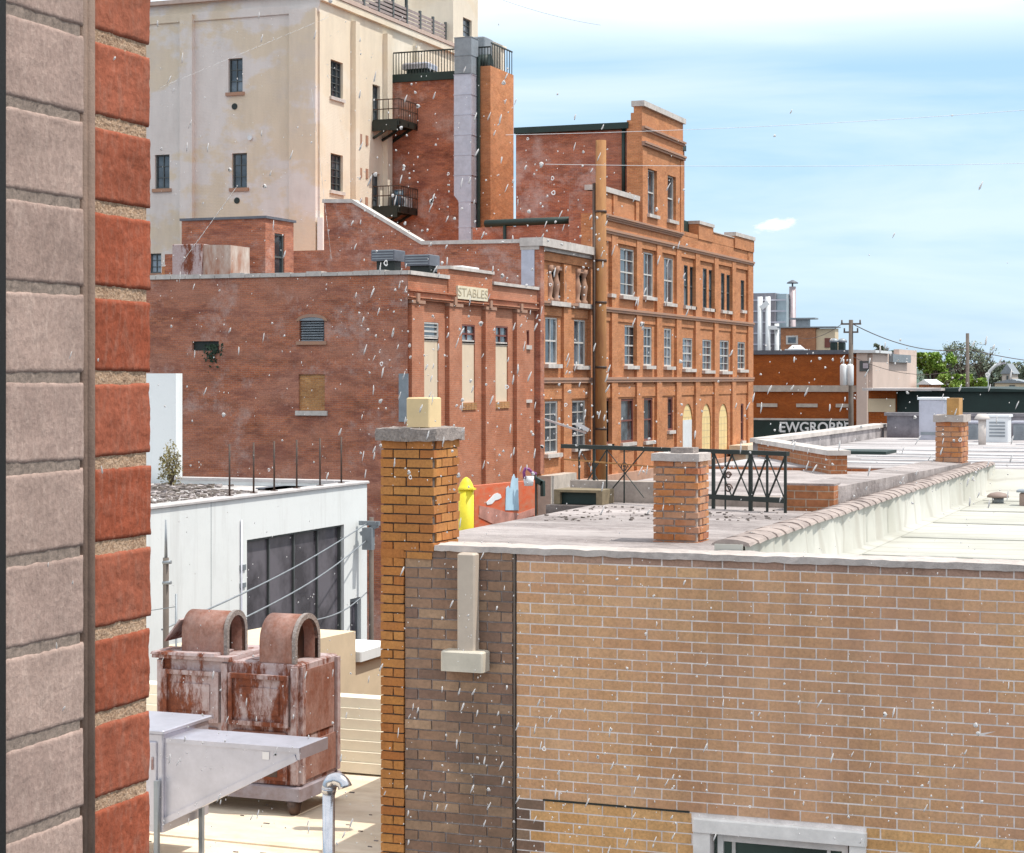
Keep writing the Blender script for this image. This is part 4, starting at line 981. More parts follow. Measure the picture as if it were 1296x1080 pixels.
# coping of the front with its chipped lumps
mb = MB(); x = -46.0
while x < XF - .1:
    l = min(.62, XF + .08 - x); mb.box(x, x + l - .02, YA - .07, YA + .36, TOPA + .002, TOPA + .13 + random.uniform(0, .05)); x += .62
mb.build('coping', M['coping'], an)
# street side
XR = XF - .11
wins = [rX(539.5, 558.5, 408, 505, XF), rX(586, 604.5, 411, 505, XF), rX(628, 646, 413, 504, XF)]
sm1, = [rX(665.5, 673, 418, 437, XF)]
hol = [(a, b, -.95, z1) for (a, b, z0, z1) in wins] + [sm1]
mb = MB(); mb.holed('x', XR, YA + .01, 75.18, -10, TOPA - .02, hol, .12)
pil = [(519.5, 535), (567, 583), (613, 625.5), (652.5, 664.5)]
ZT = 2.62
for a, b in pil:
    u0, u1 = FX(a, 0, XF)[0], FX(b, 0, XF)[0]; mb.box(XR - .05, XF + .06, u0, u1, -10, ZT)
mb.box(XR - .05, XF + .01, YA + .011, 75.17, 2.86, TOPA - .021)                       # frieze over the piers
for z, dx in ((2.75, .05), (2.82, .11), (3.05, .09)): mb.box(XR, XF + dx, YA + .012, 75.16, z, z + .055)
g0, g1 = FX(566, 0, XF)[0], FX(621.5, 0, XF)[0]
mb.box(XF - .4, XF + .05, g0, g1, 3.0, 4.0)
mb.build('street_wall', M['brick_annex'], an)
mb = MB()
for a, b in pil:
    u0, u1 = FX(a, 0, XF)[0], FX(b, 0, XF)[0]; mb.box(XR - .04, XF + .10, u0 - .04, u1 + .04, ZT + .002, ZT + .12)
for px in (525, 572.5, 617.5, 656.5):
    u = FX(px, 0, XF)[0]; mb.box(XF + .01, XF + .16, u - .12, u + .12, 2.68, 2.98)
mb.each('corbel_stone', M['sandstone'], an)
mb = MB(); mb.box(XF - .4, XF + .12, YA + .02, g0 - .02, TOPA + .001, TOPA + .14); mb.box(XF - .45, XF + .14, g0 - .02, g1 + .02, 4.002, 4.12); mb.box(XF - .4, XF + .12, g1 + .03, 75.15, TOPA + .001, TOPA + .12)
mb.each('street_coping', M['coping'], an)
for i, (a, b, z0, z1) in enumerate(wins):
    zl = ZZ((431, 434.5, 437)[i], dX((549, 595, 637)[i], XF))
    w_ = sash(an, 'x', XR, (a, b, zl, z1), .08, M['frame_white'] if i == 0 else M['frame_brown'], M['glass'], nv=1 if i else 0, nh=3 if i == 0 else 1, fw=.06)
    mb = MB(); mb.box(XR - .09, XR - .04, a + .01, b - .02, -.95, zl - .01); mb.build('window_board', M['board_cream'], w_)
    mb = MB(); mb.box(XR - .09, XR - .01, a + .005, b - .01, zl - .009, zl + .12); mb.build('board_cap', M['coping'], w_)
    mb = MB()
    for k in range(6): mb.box(XR - .02, XR + .05, a - .1 + k * (b - a + .2) / 6, a - .1 + (k + .92) * (b - a + .2) / 6, -1.22, -.96)
    mb.build('brick_sill', M['brick_light'], w_)
w_ = sash(an, 'x', XR, sm1, .08, M['frame_brown'], M['brick_annex'], nv=0, nh=0, fw=.05, sill=.08)
s2 = rX(664, 674, 506, 510, XF); mb = MB(); mb.box(XR - .05, XR + .1, *s2); mb.build('ledge_stone', M['coping'], an)
mb = MB(); pr_ = rX(575.5, 613.5, 367, 384, XF); q = [FX(575.5, 0, XF)[0], FX(613.5, 0, XF)[0]]
sz0, sz1 = 2.93, 3.42
mb.box(XF + .05, XF + .13, q[0], q[1], sz0, sz1); ps = mb.build('name_stone', m_plain('cream name stone', (.76, .68, .52), .8, var=.15, scale=3), an)
def text(body, loc, rot, size, mat, parent, name='lettering', ext=.01, off=.0, sx=1):
    cu = bpy.data.curves.new(name, 'FONT'); cu.body = body; cu.size = size; cu.extrude = ext; cu.offset = off; cu.align_x = 'CENTER'; cu.align_y = 'CENTER'
    o = bpy.data.objects.new(name, cu); COL.objects.link(o)
    bpy.context.view_layer.update(); dg = bpy.context.evaluated_depsgraph_get(); me = bpy.data.meshes.new_from_object(o.evaluated_get(dg)); bpy.data.objects.remove(o)
    o = bpy.data.objects.new(name, me); COL.objects.link(o); me.materials.clear(); me.materials.append(mat)
    o.parent = parent; r = parent
    while r.parent: r = r.parent
    o.location = Vector(loc) - r.location; o.rotation_euler = rot; o.scale = (sx, 1, 1); return o
R90 = math.pi / 2
text('STABLES', (XF + .132, (q[0] + q[1]) / 2, (sz0 + sz1) / 2), (R90, 0, R90), .46, m_plain('cut stone lettering', (.52, .44, .31), .9), ps, sx=1.75)
# plant on the annex roof
rx0, rx1, _a, _b = rY(228, 300, 311, 343, 66)
ro = thing('rusty_tank', 'rusty white streaked sheet metal tank on the annex roof by the brick bulkhead', 'tank', ((rx0 + rx1) / 2, 66, 3.33))
zt2 = ZZ(310, dY(262, 66)); xm = rx0 + (rx1 - rx0) * .52
mb = MB(); mb.bbox(rx0, xm, 65.4, 67, 3.34, zt2, .02); mb.build('tank', M['rust'], ro)
mb = MB(); mb.prism([(xm + .002, 3.6), (rx1 - .3, 3.6), (rx1, 3.75), (rx1, zt2 - .08), (xm + .002, zt2 - .03)], 'y', 65.5, 67); mb.build('end_sheet', m_plain('streaked white sheet', (.62, .56, .50), .7, var=.4, scale=2, col2=(.32, .13, .07), stretch=(1, 1, .3)), ro)
mb = MB(); mb.bbox(xm + .2, rx1 + .2, 65.2, 65.48, 3.34, 3.62, .05); mb.build('lump', M['rust'], ro)
mb = MB(); mb.tube([(rx0 - 2.5, 66, 3.95), (rx0, 66, 3.9)], .03, 6); mb.build('pipe', M['galv_dark'], ro)
for (a, b, c, e, lab) in ((475, 505, 317, 338, 'dark grey fan box on the annex roof under the sloping brick wall'), (517, 549, 323, 341, 'dark grey fan box on the annex roof nearer the name stone')):
    x0, x1, _a, _b = rY(a, b, c, e, 67); zt2 = ZZ(c, dY((a + b) / 2, 67)); zm = ZZ(c + 14, dY((a + b) / 2, 67))
    t = thing('fan_box', lab, 'fan', ((x0 + x1) / 2, 67, 3.33), 'dark fan boxes on the annex roof')
    mb = MB(); mb.bbox(x0, x1, 66.6, 67.6, zm, zt2, .03); mb.build('housing', M['grey_unit'], t)
    mb = MB(); mb.box(x0 + .15, x1 - .1, 66.8, 67.4, 3.331, zm - .002); mb.build('curb', M['black'], t)
    mb = MB()
    for i in range(4): mb.box(x0 + .06, x1 - .06, 66.58, 66.598, zm + .06 + i * .1, zm + .1 + i * .1)
    mb.build('louvre', M['galv_dark'], t)
x0, x1, _a, _b = rY(553, 590, 330, 340, 68)
t = thing('roof_curb', 'flat white skylight curb on the annex roof beside the fan boxes', 'skylight', ((x0 + x1) / 2, 68, 3.33))
mb = MB(); mb.box(x0, x1, 67.5, 69, 3.331, 4.0); mb.build('upstand', M['galv_dark'], t)
mb = MB(); mb.bbox(x0 - .1, x1 + .1, 67.4, 69.1, 4.002, 4.22, .03); mb.build('cover', M['white_unit'], t)

# brick bulkhead on the annex roof
bh = thing('brick_bulkhead', 'flat topped brick roof bulkhead with a dark narrow door in front of the cream tower', 'building', (-38, 69, 3.33))
bx0, bx1 = -40.4, -36.6; bzt = 6.3
dr_ = rX(347.5, 360, 296, 336, bx1); dr_ = (dr_[0], dr_[1], 3.9, dr_[3])
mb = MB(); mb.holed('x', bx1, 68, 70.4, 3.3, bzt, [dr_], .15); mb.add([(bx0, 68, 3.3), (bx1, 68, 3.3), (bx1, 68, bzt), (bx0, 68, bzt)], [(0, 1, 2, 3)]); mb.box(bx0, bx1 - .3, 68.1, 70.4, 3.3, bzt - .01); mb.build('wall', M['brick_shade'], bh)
mb = MB(); mb.box(bx0 - .06, bx1 + .08, 67.93, 70.5, bzt + .002, bzt + .1); mb.build('roof', M['grey_unit'], bh)
sash(bh, 'x', bx1, dr_, .12, M['frame_dark'], M['glass'], nv=0, nh=1, fw=.08, sill=.3, sillm=M['coping'], name='door')

# ================================================================ the old brick works along the street
bf = thing('brick_factory', 'four storey orange brick factory front with stone belts and tall piers along the street', 'building', (-32, 94, -10))
XB = XF - .13          # wall plane behind the piers
Y0, Y1, Y2, Y3 = 75.2, 82.6, 83.6, 112.1
rows = []
W = []   # rect, style
def addw(px0, px1, y0, y1, style): W.append((rX(px0, px1, y0, y1, XB), style))
for p0, p1, a, b in ((690, 705.5, 402, 461), (726.5, 741, 405, 463)): addw(p0, p1, a, b, 'sash')
for p0, p1, a, b in ((689.5, 706, 508, 574), (724, 741, 507, 566)): addw(p0, p1, a, b, 'sashw')
for p0, p1, a, b in ((770, 774, 312, 372), (785, 802.5, 315, 375), (814.5, 826.5, 320, 376), (840.5, 852, 327, 384)): addw(p0, p1, a, b, 'sashw' if p0 == 785 else 'sash')
for p0, p1, a, b in ((865.5, 870.5, 336, 387), (873, 878, 338, 388), (889.5, 894.5, 340, 390), (897, 902, 342, 391), (912.5, 917, 346, 393), (919.5, 924, 348, 394), (937.5, 942, 355, 393)): addw(p0, p1, a, b, 'slit')
for p0, p1, a, b in ((790.5, 804, 412, 463), (814.5, 825, 414, 463), (840.5, 850, 416, 464), (864, 876.5, 428, 467), (889, 900.5, 430, 469), (911, 922.5, 431, 470), (933.5, 943, 433, 468)): addw(p0, p1, a, b, 'sashw')
for p0, p1, a, b in ((767, 773, 505, 562), (786, 802, 505, 560), (815, 826, 504, 558), (845, 851.5, 503, 545), (937.5, 941, 511, 558)): addw(p0, p1, a, b, 'brown')
balus = [rX(693.5, 713, 337, 382, XB), rX(728.5, 748.5, 342, 385, XB)]
arches = [rX(864, 877, 511, 570, XB), rX(888.5, 900, 511, 570, XB), rX(910, 921.5, 511, 570, XB)]
hl = [r for r, s_ in W]
mb = MB()
mb.holed('x', XB, Y0, Y1, -10, 5.3, [h for h in hl if h[1] < Y1] + balus, .15)
mb.holed('x', XB, Y2, Y3, -10, 7.4, [h for h in hl if h[0] > Y2] + arches, .15)
mb.box(XB - .5, XB, Y1, Y2, -10, 7.4)
# body
mb.box(-46, XB - .5, Y0 + .5, Y3, -10, 5.0)
# side wall over the annex (sloping parapet)
zb2 = 5.58
x410, z410 = FY(410, 257, Y0); x445, z445 = FY(446, 257, Y0); x535, z535 = FY(534, 310, Y0); x370, z370 = FY(360, 318, Y0)
poly = [(x370 - 6, -4), (XB + .28, -4), (XB + .28, zb2), (x535, z535), (x445, z445), (x410, z410), (x410, z370), (x370 - 6, z370)]
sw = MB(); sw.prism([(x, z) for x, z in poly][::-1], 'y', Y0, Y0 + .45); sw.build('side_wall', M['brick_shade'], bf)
mb.build('street_wall', M['brick_sun'], bf)
sw = MB()
for a, b in (((x410 - .05, z410), (x445, z445)), ((x445, z445), (x535, z535)), ((x535, z535), (XB + .2, zb2))):
    sw.prism([(a[0], a[1] + .002), (b[0], b[1] + .002), (b[0], b[1] + .16), (a[0], a[1] + .16)], 'y', Y0 - .08, Y0 + .5)
sw.build('side_coping', M['coping'], bf)
sw = MB(); a = rY(660, 678, 322, 362, Y0); sw.box(a[0], a[1] - .05, Y0 - .03, Y0 - .002, 3.8, zb2 - .1); sw.build('sheet_patch', M['galv'], bf)
# end walls facing the camera on the taller block
sw = MB(); sw.box(-29.2, XB + .29, Y2 - .45, Y2, -10, 8.45); sw.box(-34.2, -29.21, Y2 + .2, Y3, 4, 7.0); sw.box(-29.2, XB - .5, Y2 + .01, Y3, 5, 7.2); sw.build('end_wall', M['brick_shade'], bf)
gx0 = FY(613, 0, Y2)[0]; gx1 = FY(741, 0, Y2)[0]
sw = MB(); zg_ = ZZ(281, dY(680, Y2)); sw.tube([(gx0, Y2 + .1, zg_), (gx1, Y2 + .1, zg_ + .05)], .17, 8); sw.tube([(gx0 + 1.0, Y2 + .05, zg_), (gx0 + 1.0, Y2 + .05, 4.5)], .08, 6); sw.build('gutter', M['blackgreen'], bf)
# piers
PR = .30
pier_px = [(680.5, 687), (713.5, 723), (747, 752), (774.5, 782), (806, 812.5), (831.5, 838), (856.5, 862.5), (880.5, 886), (904.5, 909.5), (927, 931.5), (947, 953.3)]
sw = MB()
for i, (a, b) in enumerate(pier_px):
    u0, u1 = FX(a, 0, XF)[0], FX(b, 0, XF)[0]
    if i == 0: u0 = Y0 + .002
    zt2 = 4.9 if i < 3 else (6.75 if i < 10 else 7.9)
    if i in (1,): zt2 = 3.2
    sw.box(XB - .05, XF + .01, u0, u1, -10, zt2)
sw.box(XB - .05, XF - .02, Y0 + .01, Y1, 3.4, 5.28)                                    # frieze over the baluster openings handled below
sw = MB() if False else sw
sw.f and None
# carve: frieze is split round the baluster openings
sw2 = MB()
for i, (a, b) in enumerate(pier_px):
    u0, u1 = FX(a, 0, XF)[0], FX(b, 0, XF)[0]
    if i == 0: u0 = Y0 + .002
    zt2 = 4.9 if i < 3 else (6.75 if i < 10 else 7.9)
    if i == 1: zt2 = 4.89
    sw2.box(XB - .05, XF + .01, u0, u1, -10, zt2)
sw2.box(XB - .05, XF - .01, Y0 + .01, Y1, 4.92, 5.28)
sw2.box(XB - .05, XF - .03, Y2 + .01, Y3 - .01, 6.28, 7.39)
# recessed panel surrounds: spandrels stand a little forward between window rows
for z0, z1 in ((2.62, 3.0), (-.92, -.35)):
    sw2.box(XB - .05, XB + .05, Y0 + .02, Y1 - .01, z0, z1); sw2.box(XB - .05, XB + .05, Y2 + .02, Y3 - .02, z0, z1)
sw2.build('pier', M['brick_sun'], bf)
# belts and cornices
sw = MB()
def belt(y0, y1, z, h, d, steps=2):
    for k in range(steps):
        sw.box(XB - .06, XF + d * (k + 1) / steps, y0, y1, z + h * k / steps + .002, z + h * (k + 1) / steps)
belt(Y2 + .01, Y3 + .08, 6.62, .22, .10); belt(Y2 + .01, FX(862, 0, XF)[0], 7.22, .26, .18, 3)
belt(Y2 + .01, Y3 + .06, 3.02, .22, .09, 2); belt(Y2 + .01, Y3 + .06, -.22, .24, .07, 2)
belt(Y0 + .01, Y1, 3.02, .2, .1); belt(Y0 + .01, Y1, -.24, .24, .07, 2)
sw.build('belt_course', M['sandstone'], bf)
sw = MB(); sw.box(XB - .6, XF + .10, Y0 - .06, Y1, 5.30, 5.45); sw.box(XB - .6, XF + .30, Y0 - .12, Y1, 5.452, 5.80); sw.build('cornice', M['coping'], bf)
# baluster openings
for r in balus:
    o = MB(); o.box(XB - .148, XB - .12, r[0] + .01, r[1] - .01, r[2], r[3]); o = o.build('opening_shade', M['black'], bf)  # black sheet stands for the shade behind the balusters
    sw = MB()
    for k in range(3):
        u = r[0] + (r[1] - r[0]) * (.08 + .42 * k)
        if k == 2: u = r[1] - .1
        zz = [r[2] + (r[3] - r[2]) * t for t in (0, .06, .12, .3, .5, .62, .78, .86, 1)]
        sw.tube([(XB + .0, u, z) for z in zz], [.2, .2, .12, .16, .2, .14, .1, .17, .19], 8)
    sw.build('baluster', M['sandstone'], o)
    sw = MB(); sw.box(XB - .02, XF + .14, r[0] - .25, r[1] + .25, r[2] - .2, r[2] - .004); sw.build('sill', M['coping'], o)
    sw = MB(); sw.box(XB - .1, XB + .06, r[0] + .005, r[1] - .005, r[3] - .16, r[3] - .003); sw.build('lintel', M['sandstone'], o)
# windows
for r, s_ in W:
    if s_ == 'slit': sash(bf, 'x', XB, r, .10, M['frame_dark'], M['glass'], nv=0, nh=1, fw=.05, sill=.14, sillm=M['coping'])
    elif s_ == 'brown': sash(bf, 'x', XB, r, .10, M['frame_brown'], M['glass'], nv=0, nh=1, fw=.10, sill=.14, sillm=M['coping'])
    elif s_ == 'sashw': sash(bf, 'x', XB, r, .10, M['frame_white'], M['glass_bright'], nv=1, nh=3, fw=.08, sill=.2, sillm=M['coping'])
    else: sash(bf, 'x', XB, r, .10, M['frame_white'], M['glass_bright'], nv=1, nh=1, fw=.07, sill=.2, sillm=M['coping'])
for r in arches:
    o = MB(); u0, u1, z0, z1 = r; um = (u0 + u1) / 2; hw = (u1 - u0) / 2; sp = z1 - hw * 1.05
    arc = [(um + hw * math.cos(math.pi * i / 14), sp + hw * 1.05 * math.sin(math.pi * i / 14)) for i in range(15)]
    for side in (0, 1):
        seg = arc[:8] if side == 0 else arc[7:]
        corner = (u1 + .001, z1 + .001) if side == 0 else (u0 - .001, z1 + .001)
        o.prism([(corner[0], sp)] * 0 + seg + [(um, z1 + .001), corner] if side == 0 else seg + [corner, (um, z1 + .001)], 'x', XB - .14, XB - .001)
    o = o.build('arched_window', M['brick_sun'], bf)
    sw = MB(); sw.box(XB - .10, XB - .06, u0 + .02, u1 - .02, z0 + .02, z1 - .02); sw.build('infill', M['arch_cream'], o)
    sw = MB()
    for k in (1, 2): sw.box(XB - .058, XB - .05, u0 + (u1 - u0) * k / 3 - .012, u0 + (u1 - u0) * k / 3 + .012, z0 + .02, sp + .3)
    for k in range(1, 7): sw.box(XB - .058, XB - .051, u0 + .02, u1 - .02, z0 + (z1 - z0) * k / 7 - .01, z0 + (z1 - z0) * k / 7 + .01)
    sw.build('glazing_bar', m_plain('pale glazing bar', (.70, .58, .36), .7), o)
    if r is arches[0]:
        sw = MB(); sw.box(XB - .05, XB - .03, u0 + .15, u1 - .1, z0 + .02, z0 + 1.6); sw.build('lower_panel', M['white_unit'], o)
# parapets of the far part
sw = MB()
ye0, ye1 = FX(903, 0, XF)[0], FX(929, 0, XF)[0]; yf = FX(864.5, 0, XF)[0]; yg0, yg1 = FX(884, 0, XF)[0], FX(902.5, 0, XF)[0]
sw.box(XB - .4, XF - .02, yf, yg0, 7.40, 7.62); sw.box(XB - .4, XF + .02, yg0, yg1, 7.4, 8.2); sw.box(XB - .4, XF - .02, yg1 + .005, ye1, 7.4, 7.95); sw.box(XB - .4, XF + .06, ye1 + .005, Y3, 7.4, 8.08)
# parapet beside the brown pole
ya, yb = FX(768, 0, XF)[0], FX(808.5, 0, XF)[0]
sw.box(XB - .4, XF - .06, Y2 + .01, yb, 7.49, 8.5); sw.box(XB - .1, XF + .02, FX(776, 0, XF)[0], FX(781, 0, XF)[0], 7.49, 8.49); sw.box(XB - .1, XF + .02, yb - .5, yb - .01, 7.49, 8.49)
sw.each('parapet', M['brick_sun'], bf)
sw = MB(); sw.box(XB - .5, XF + .06, Y2 - .5, yb + .02, 8.502, 8.74); sw.box(XB - .45, XF + .08, yg0 - .04, yg1 + .04, 8.202, 8.38); sw.box(XB - .45, XF + .12, ye1 - .02, Y3 + .08, 8.082, 8.3); sw.box(XB - .45, XF + .03, yg1 + .05, ye1 - .03, 7.952, 8.0)
sw.each('parapet_coping', M['coping'], bf)
sw = MB(); sw.box(XB - 3, XB - .42, yf + .1, yg0 + 1, 7.21, 8.35); sw.build('roof_housing', M['blackgreen'], bf)
# porch stones at street level that show above the near roofs
sw = MB(); a = rX(680, 716, 596, 621, XF); sw.box(XF + .02, XF + .6, a[0], a[1] - .3, -6, ZZ(600, dX(698, XF))); sw.build('porch_stone', M['stone'], bf)
sw = MB(); a = rX(924, 950, 575, 650, XF); sw.box(XF + .02, XF + .9, a[0], a[1], -10, ZZ(572, dX(937, XF))); sw.box(XF + .02, XF + 1.1, a[0] - .3, a[1] + .3, ZZ(572, dX(937, XF)) + .002, ZZ(562, dX(937, XF))); sw.build('porch_pier', m_plain('cream porch stone', (.72, .60, .46), .85, var=.2), bf)
sw = MB(); sw.box(XF + .012, XF + .2, Y0 + .1, Y3, -10, ZZ(592, dX(830, XF)) ); sw.build('plinth', m_plain('pink lit plinth', (.58, .34, .24), .9, var=.35, scale=1), bf)  # lower facade, the pink light on it put into the colour
# gable tower rising from the front
gt_ = thing('gable_tower', 'taller brick gable with two windows and a black eaved brick block behind it', 'building', (-31, 93, 7))
yt0, yt1 = 89.8, FX(864, 0, XF)[0]
w1 = rX(819.5, 831, 215, 272, XF); w2 = rX(844.5, 855, 223, 279, XF)
sw = MB(); sw.holed('x', XF + .02, yt0, yt1, 7.5, 13.15, [w1, w2], .3)
sw.add([(XF + .02, yt0, 7.5), (XF - .75, yt0, 7.5), (XF - .75, yt0, 12.5), (XF - .55, yt0, 12.5), (XF - .55, yt0, 12.85), (XF - .4, yt0, 12.85), (XF - .4, yt0, 13.15), (XF + .02, yt0, 13.15)], [(7, 6, 5, 4, 3, 2, 1, 0)])
sw.box(XF - .74, XF - .4, yt0 + .01, yt1, 7.5, 12.5); sw.box(XF - .40, XF - .3, yt0 + .01, yt1, 7.5, 13.1)
sw.box(XF + .021, XF + .06, yt0 - .01, yt0 + .7, 7.5, 11.2); sw.box(XF + .021, XF + .06, yt1 - .55, yt1, 7.5, 11.2)
sw.build('gable_wall', M['brick_sun'], gt_)
sw = MB(); sw.box(XF - .5, XF + .16, yt0 - .08, yt1 + .1, 13.152, 13.42); sw.build('coping', M['coping'], gt_)
sw = MB()
for z, d_ in ((11.25, .14), (11.36, .2), (12.0, .1), (12.1, .18)): sw.box(XF + .0205, XF + .02 + d_, yt0 - .04, yt1 + .04, z, z + .1)
sw.build('belt_course', M['sandstone'], gt_)
for r in (w1, w2): sash(gt_, 'x', XF + .02, r, .22, M['frame_white'], M['glass_bright'], nv=0, nh=1, fw=.07, sill=.14, sillm=M['coping'])
YG = 90.0; gxa, gxb = FY(653, 0, YG)[0], XF - .76
ze = ZZ(168, dY(700, YG))
sw = MB(); sw.box(gxa, gxb, YG, 100, 4, ze - .02); sw.build('block_wall', M['brick_shade'], gt_)
sw = MB(); sw.box(gxa, gxb + .1, YG - .3, 100, ze, ze + .3); x = FY(789, 0, YG - .1)[0]; sw.tube([(x, YG - .1, ze), (x, YG - .1, 8.8)], .09, 8); sw.build('eave', M['blackgreen'], gt_)
sw = MB(); sw.add([(gxa, YG - .2, ze + .302), (gxb + .1, YG - .2, ze + .302), (gxb + .1, 96, ze + .95), (gxa, 96, ze + .95), (gxa, 100, ze + .302), (gxb + .1, 100, ze + .302)], [(0, 1, 2, 3), (3, 2, 5, 4), (0, 3, 4), (1, 5, 2)]); sw.build('roof', m_plain('pale lavender roof sheet', (.60, .56, .60), .5, var=.12), gt_)

# tall brown pole in front of the factory
yp0, yp1 = FX(753.5, 0, XF + .9)[0], FX(767.5, 0, XF + .9)[0]
ym_ = 82.0
X, _z = FY(760.5, 0, ym_)
dp = dY(760.5, ym_); zt2 = ZZ(178, dp); rp = 7.2 * dp / F
bp = thing('brown_pole', 'very tall thick brown pole standing against the factory front', 'pole', (X, ym_, -10))
sw = MB(); sw.tube([(X, ym_, -10), (X, ym_, 0), (X, ym_, zt2)], [rp * 1.08, rp, rp * .93], 18); sw.build('shaft', M['wood'], bp)
sw = MB()
for py in (268, 330, 383, 465, 543): z = ZZ(py, dp); sw.tube([(X, ym_, z - .05), (X, ym_, z + .05)], rp * 1.06, 18)
sw.build('band', M['iron'], bp)
sw = MB(); sw.tube([(X - rp * 1.15, ym_ - .05, -10), (X - rp * 1.15, ym_ - .05, ZZ(232, dp))], .09, 8); sw.build('shadow_strip', M['iron'], bp)  # dark tube painting the shadow strip beside the pole
# street lamp arm by the pole
x, y, z = PD(742, 545, 80)
la = thing('wall_lamp', 'white floodlight arm jutting from the factory wall beside the brown pole', 'lamp', (x, y, z))
sw = MB(); sw.bar((XF - .05, y, z + .5), (x, y, z - .1), .08); sw.build('arm', M['white_unit'], la)
sw = MB(); p = Vector(PD(729, 536, 80)); q_ = Vector(PD(745, 545, 80)); sw.bar(p, q_, .22, .16); sw.build('head', M['white_unit'], la)

# ================================================================ cream tower and its brick stair shaft
ct = thing('cream_tower', 'tall cream painted brick storehouse with pilasters and small dark windows', 'building', (-48, 94, -10))
TX, TY = -42.9, 85.3
tz = 18.85
fw_ = [rY(289, 307, 74, 117, TY), rY(293.5, 312.5, 194, 238, TY), rY(196, 214.5, 196, 239, TY), rY(189, 204, 321, 346, TY)]
rw_ = [rX(418.5, 434, 77.5, 124, TX), rX(418.5, 434, 195.5, 242, TX), rX(471.5, 481, 108, 155, TX), rX(471, 481, 220, 267, TX)]
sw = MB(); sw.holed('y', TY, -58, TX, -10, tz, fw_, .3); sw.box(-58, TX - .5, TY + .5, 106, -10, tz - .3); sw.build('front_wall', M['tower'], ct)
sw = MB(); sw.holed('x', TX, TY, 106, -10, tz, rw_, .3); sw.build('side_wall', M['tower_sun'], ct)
sw = MB()
for a, b, yt_ in ((231, 246.5, 20), (369, 402.5, 12)):
    x0, x1 = FY(a, 0, TY)[0], FY(b, 0, TY)[0]; x1 = min(x1, TX + .0); sw.box(x0, x1 - .001, TY - .28, TY - .001, -10, ZZ(yt_, dY((a + b) / 2, TY)))
sw.box(-58, TX, TY - .08, TY - .001, tz - .9, tz - .5)
sw.build('front_pilaster', M['tower'], ct)
sw = MB()
for a, b, yt_ in ((444, 449.5, 27), (484.5, 490.5, 43), (522.5, 526, 58)):
    u0, u1 = FX(a, 0, TX)[0], FX(b, 0, TX)[0]; sw.box(TX + .001, TX + .28, u0, u1, -10, ZZ(yt_, dX(a, TX)))
sw.box(TX + .001, TX + .2, TY - .02, 106, tz - .35, tz - .02); sw.build('side_pilaster', M['tower_sun'], ct)
sw = MB(); sw.box(-58, TX + .25, TY - .3, TY + .25, tz + .002, tz + .2); sw.box(TX - .3, TX + .25, TY + .251, 106, tz + .002, tz + .2); sw.build('coping', m_plain('pinkish tower coping', (.55, .42, .36), .8, var=.2), ct)
wp = m_plain('white plaster base', (.82, .80, .78), .8, var=.08)
a = rX(401, 410, 275, 316, TX); sw = MB(); sw.box(TX + .002, TX + .3, TY - .285, FX(411, 0, TX)[0], -2, ZZ(276, dX(405, TX))); sw.build('plaster_patch', wp, ct)
for r in fw_: sash(ct, 'y', TY, r, .2, M['frame_dark'], M['glass_bright'], nv=1, nh=2, fw=.07, sill=.1, sillm=M['sandstone'])
for r in rw_[:2]: sash(ct, 'x', TX, r, .2, M['frame_dark'], M['glass'], nv=2, nh=4, fw=.06, sill=.1, sillm=M['coping'])
for r in rw_[2:]: sash(ct, 'x', TX, r, .22, M['frame_dark'], M['glass_bright'], nv=1, nh=2, fw=.07, name='door')
sw = MB()
for px, py in ((297, 135), (300, 254)):
    x, z = FY(px, py, TY); sw.tube([(x, TY - .03, z), (x, TY - .0, z)], .16, 12)
sw.build('round_vent', M['black'], ct)
x, z = FY(317, 175, TY); sw = MB(); sw.tube([(x, TY - .1, z), (x, TY, z)], .12, 10); sw.build('lamp_disc', M['white_unit'], ct)
sw = MB()
for px, py, w_ in ((456, 176, .12), (464, 178, .12), (456, 219, .12), (464, 220, .12), (456, 257, .12), (463.5, 256, .12)):
    u, z = FX(px, py, TX); sw.box(TX + .001, TX + .05, u - w_, u + w_, z - .25, z + .25)
sw.each('wall_tie', M['sandstone'], ct)
# penthouse
py0 = FX(574.5, 0, TX)[0]; py1 = FX(606, 0, TX)[0]
ww = rX(586, 597, 24, 48, TX - .05); ww = (ww[0], ww[1], ww[2], ww[3])
sw = MB(); sw.holed('x', TX - .05, py0, py1, tz - 1, 32, [ww], .3); sw.add([(-58, py0, tz - 1), (TX - .05, py0, tz - 1), (TX - .05, py0, 32), (-58, py0, 32)], [(0, 1, 2, 3)]); sw.box(-58, TX - .5, py0 + .1, py1, tz - 1, 31.9); sw.build('penthouse', M['tower_sun'], ct)
sash(ct, 'x', TX - .05, ww, .2, M['frame_dark'], M['glass_bright'], nv=0, nh=2, fw=.07)
# balustrade on the tower roof edge
tr_ = thing('roof_railing', 'grey post and panel railing along the cream tower roof edge', 'railing', (TX - .4, 95, tz))
sw = MB(); ya_ = 85.8; yb_ = py0 - .2
for y in [ya_ + i * (yb_ - ya_) / 9 for i in range(10)]: sw.box(TX - .5, TX - .38, y - .08, y + .08, tz + .2, tz + 1.5)
sw.each('post', M['frame_dark'], tr_)
sw = MB()
for k in range(5): sw.box(TX - .46, TX - .42, ya_, yb_, tz + .32 + .22 * k, tz + .46 + .22 * k)
sw.build('rail', m_plain('grey mauve rail', (.34, .28, .27), .7, var=.3), tr_)
sw = MB(); y = FX(530, 0, TX)[0]; sw.box(TX - .8, TX - .7, y - .1, y + .1, tz + .2, tz + 5); sw.box(TX - 1.6, TX - .55, y - 3, y - .2, tz + .2, tz + 1.3); sw.build('hoist_frame', M['black'], tr_)
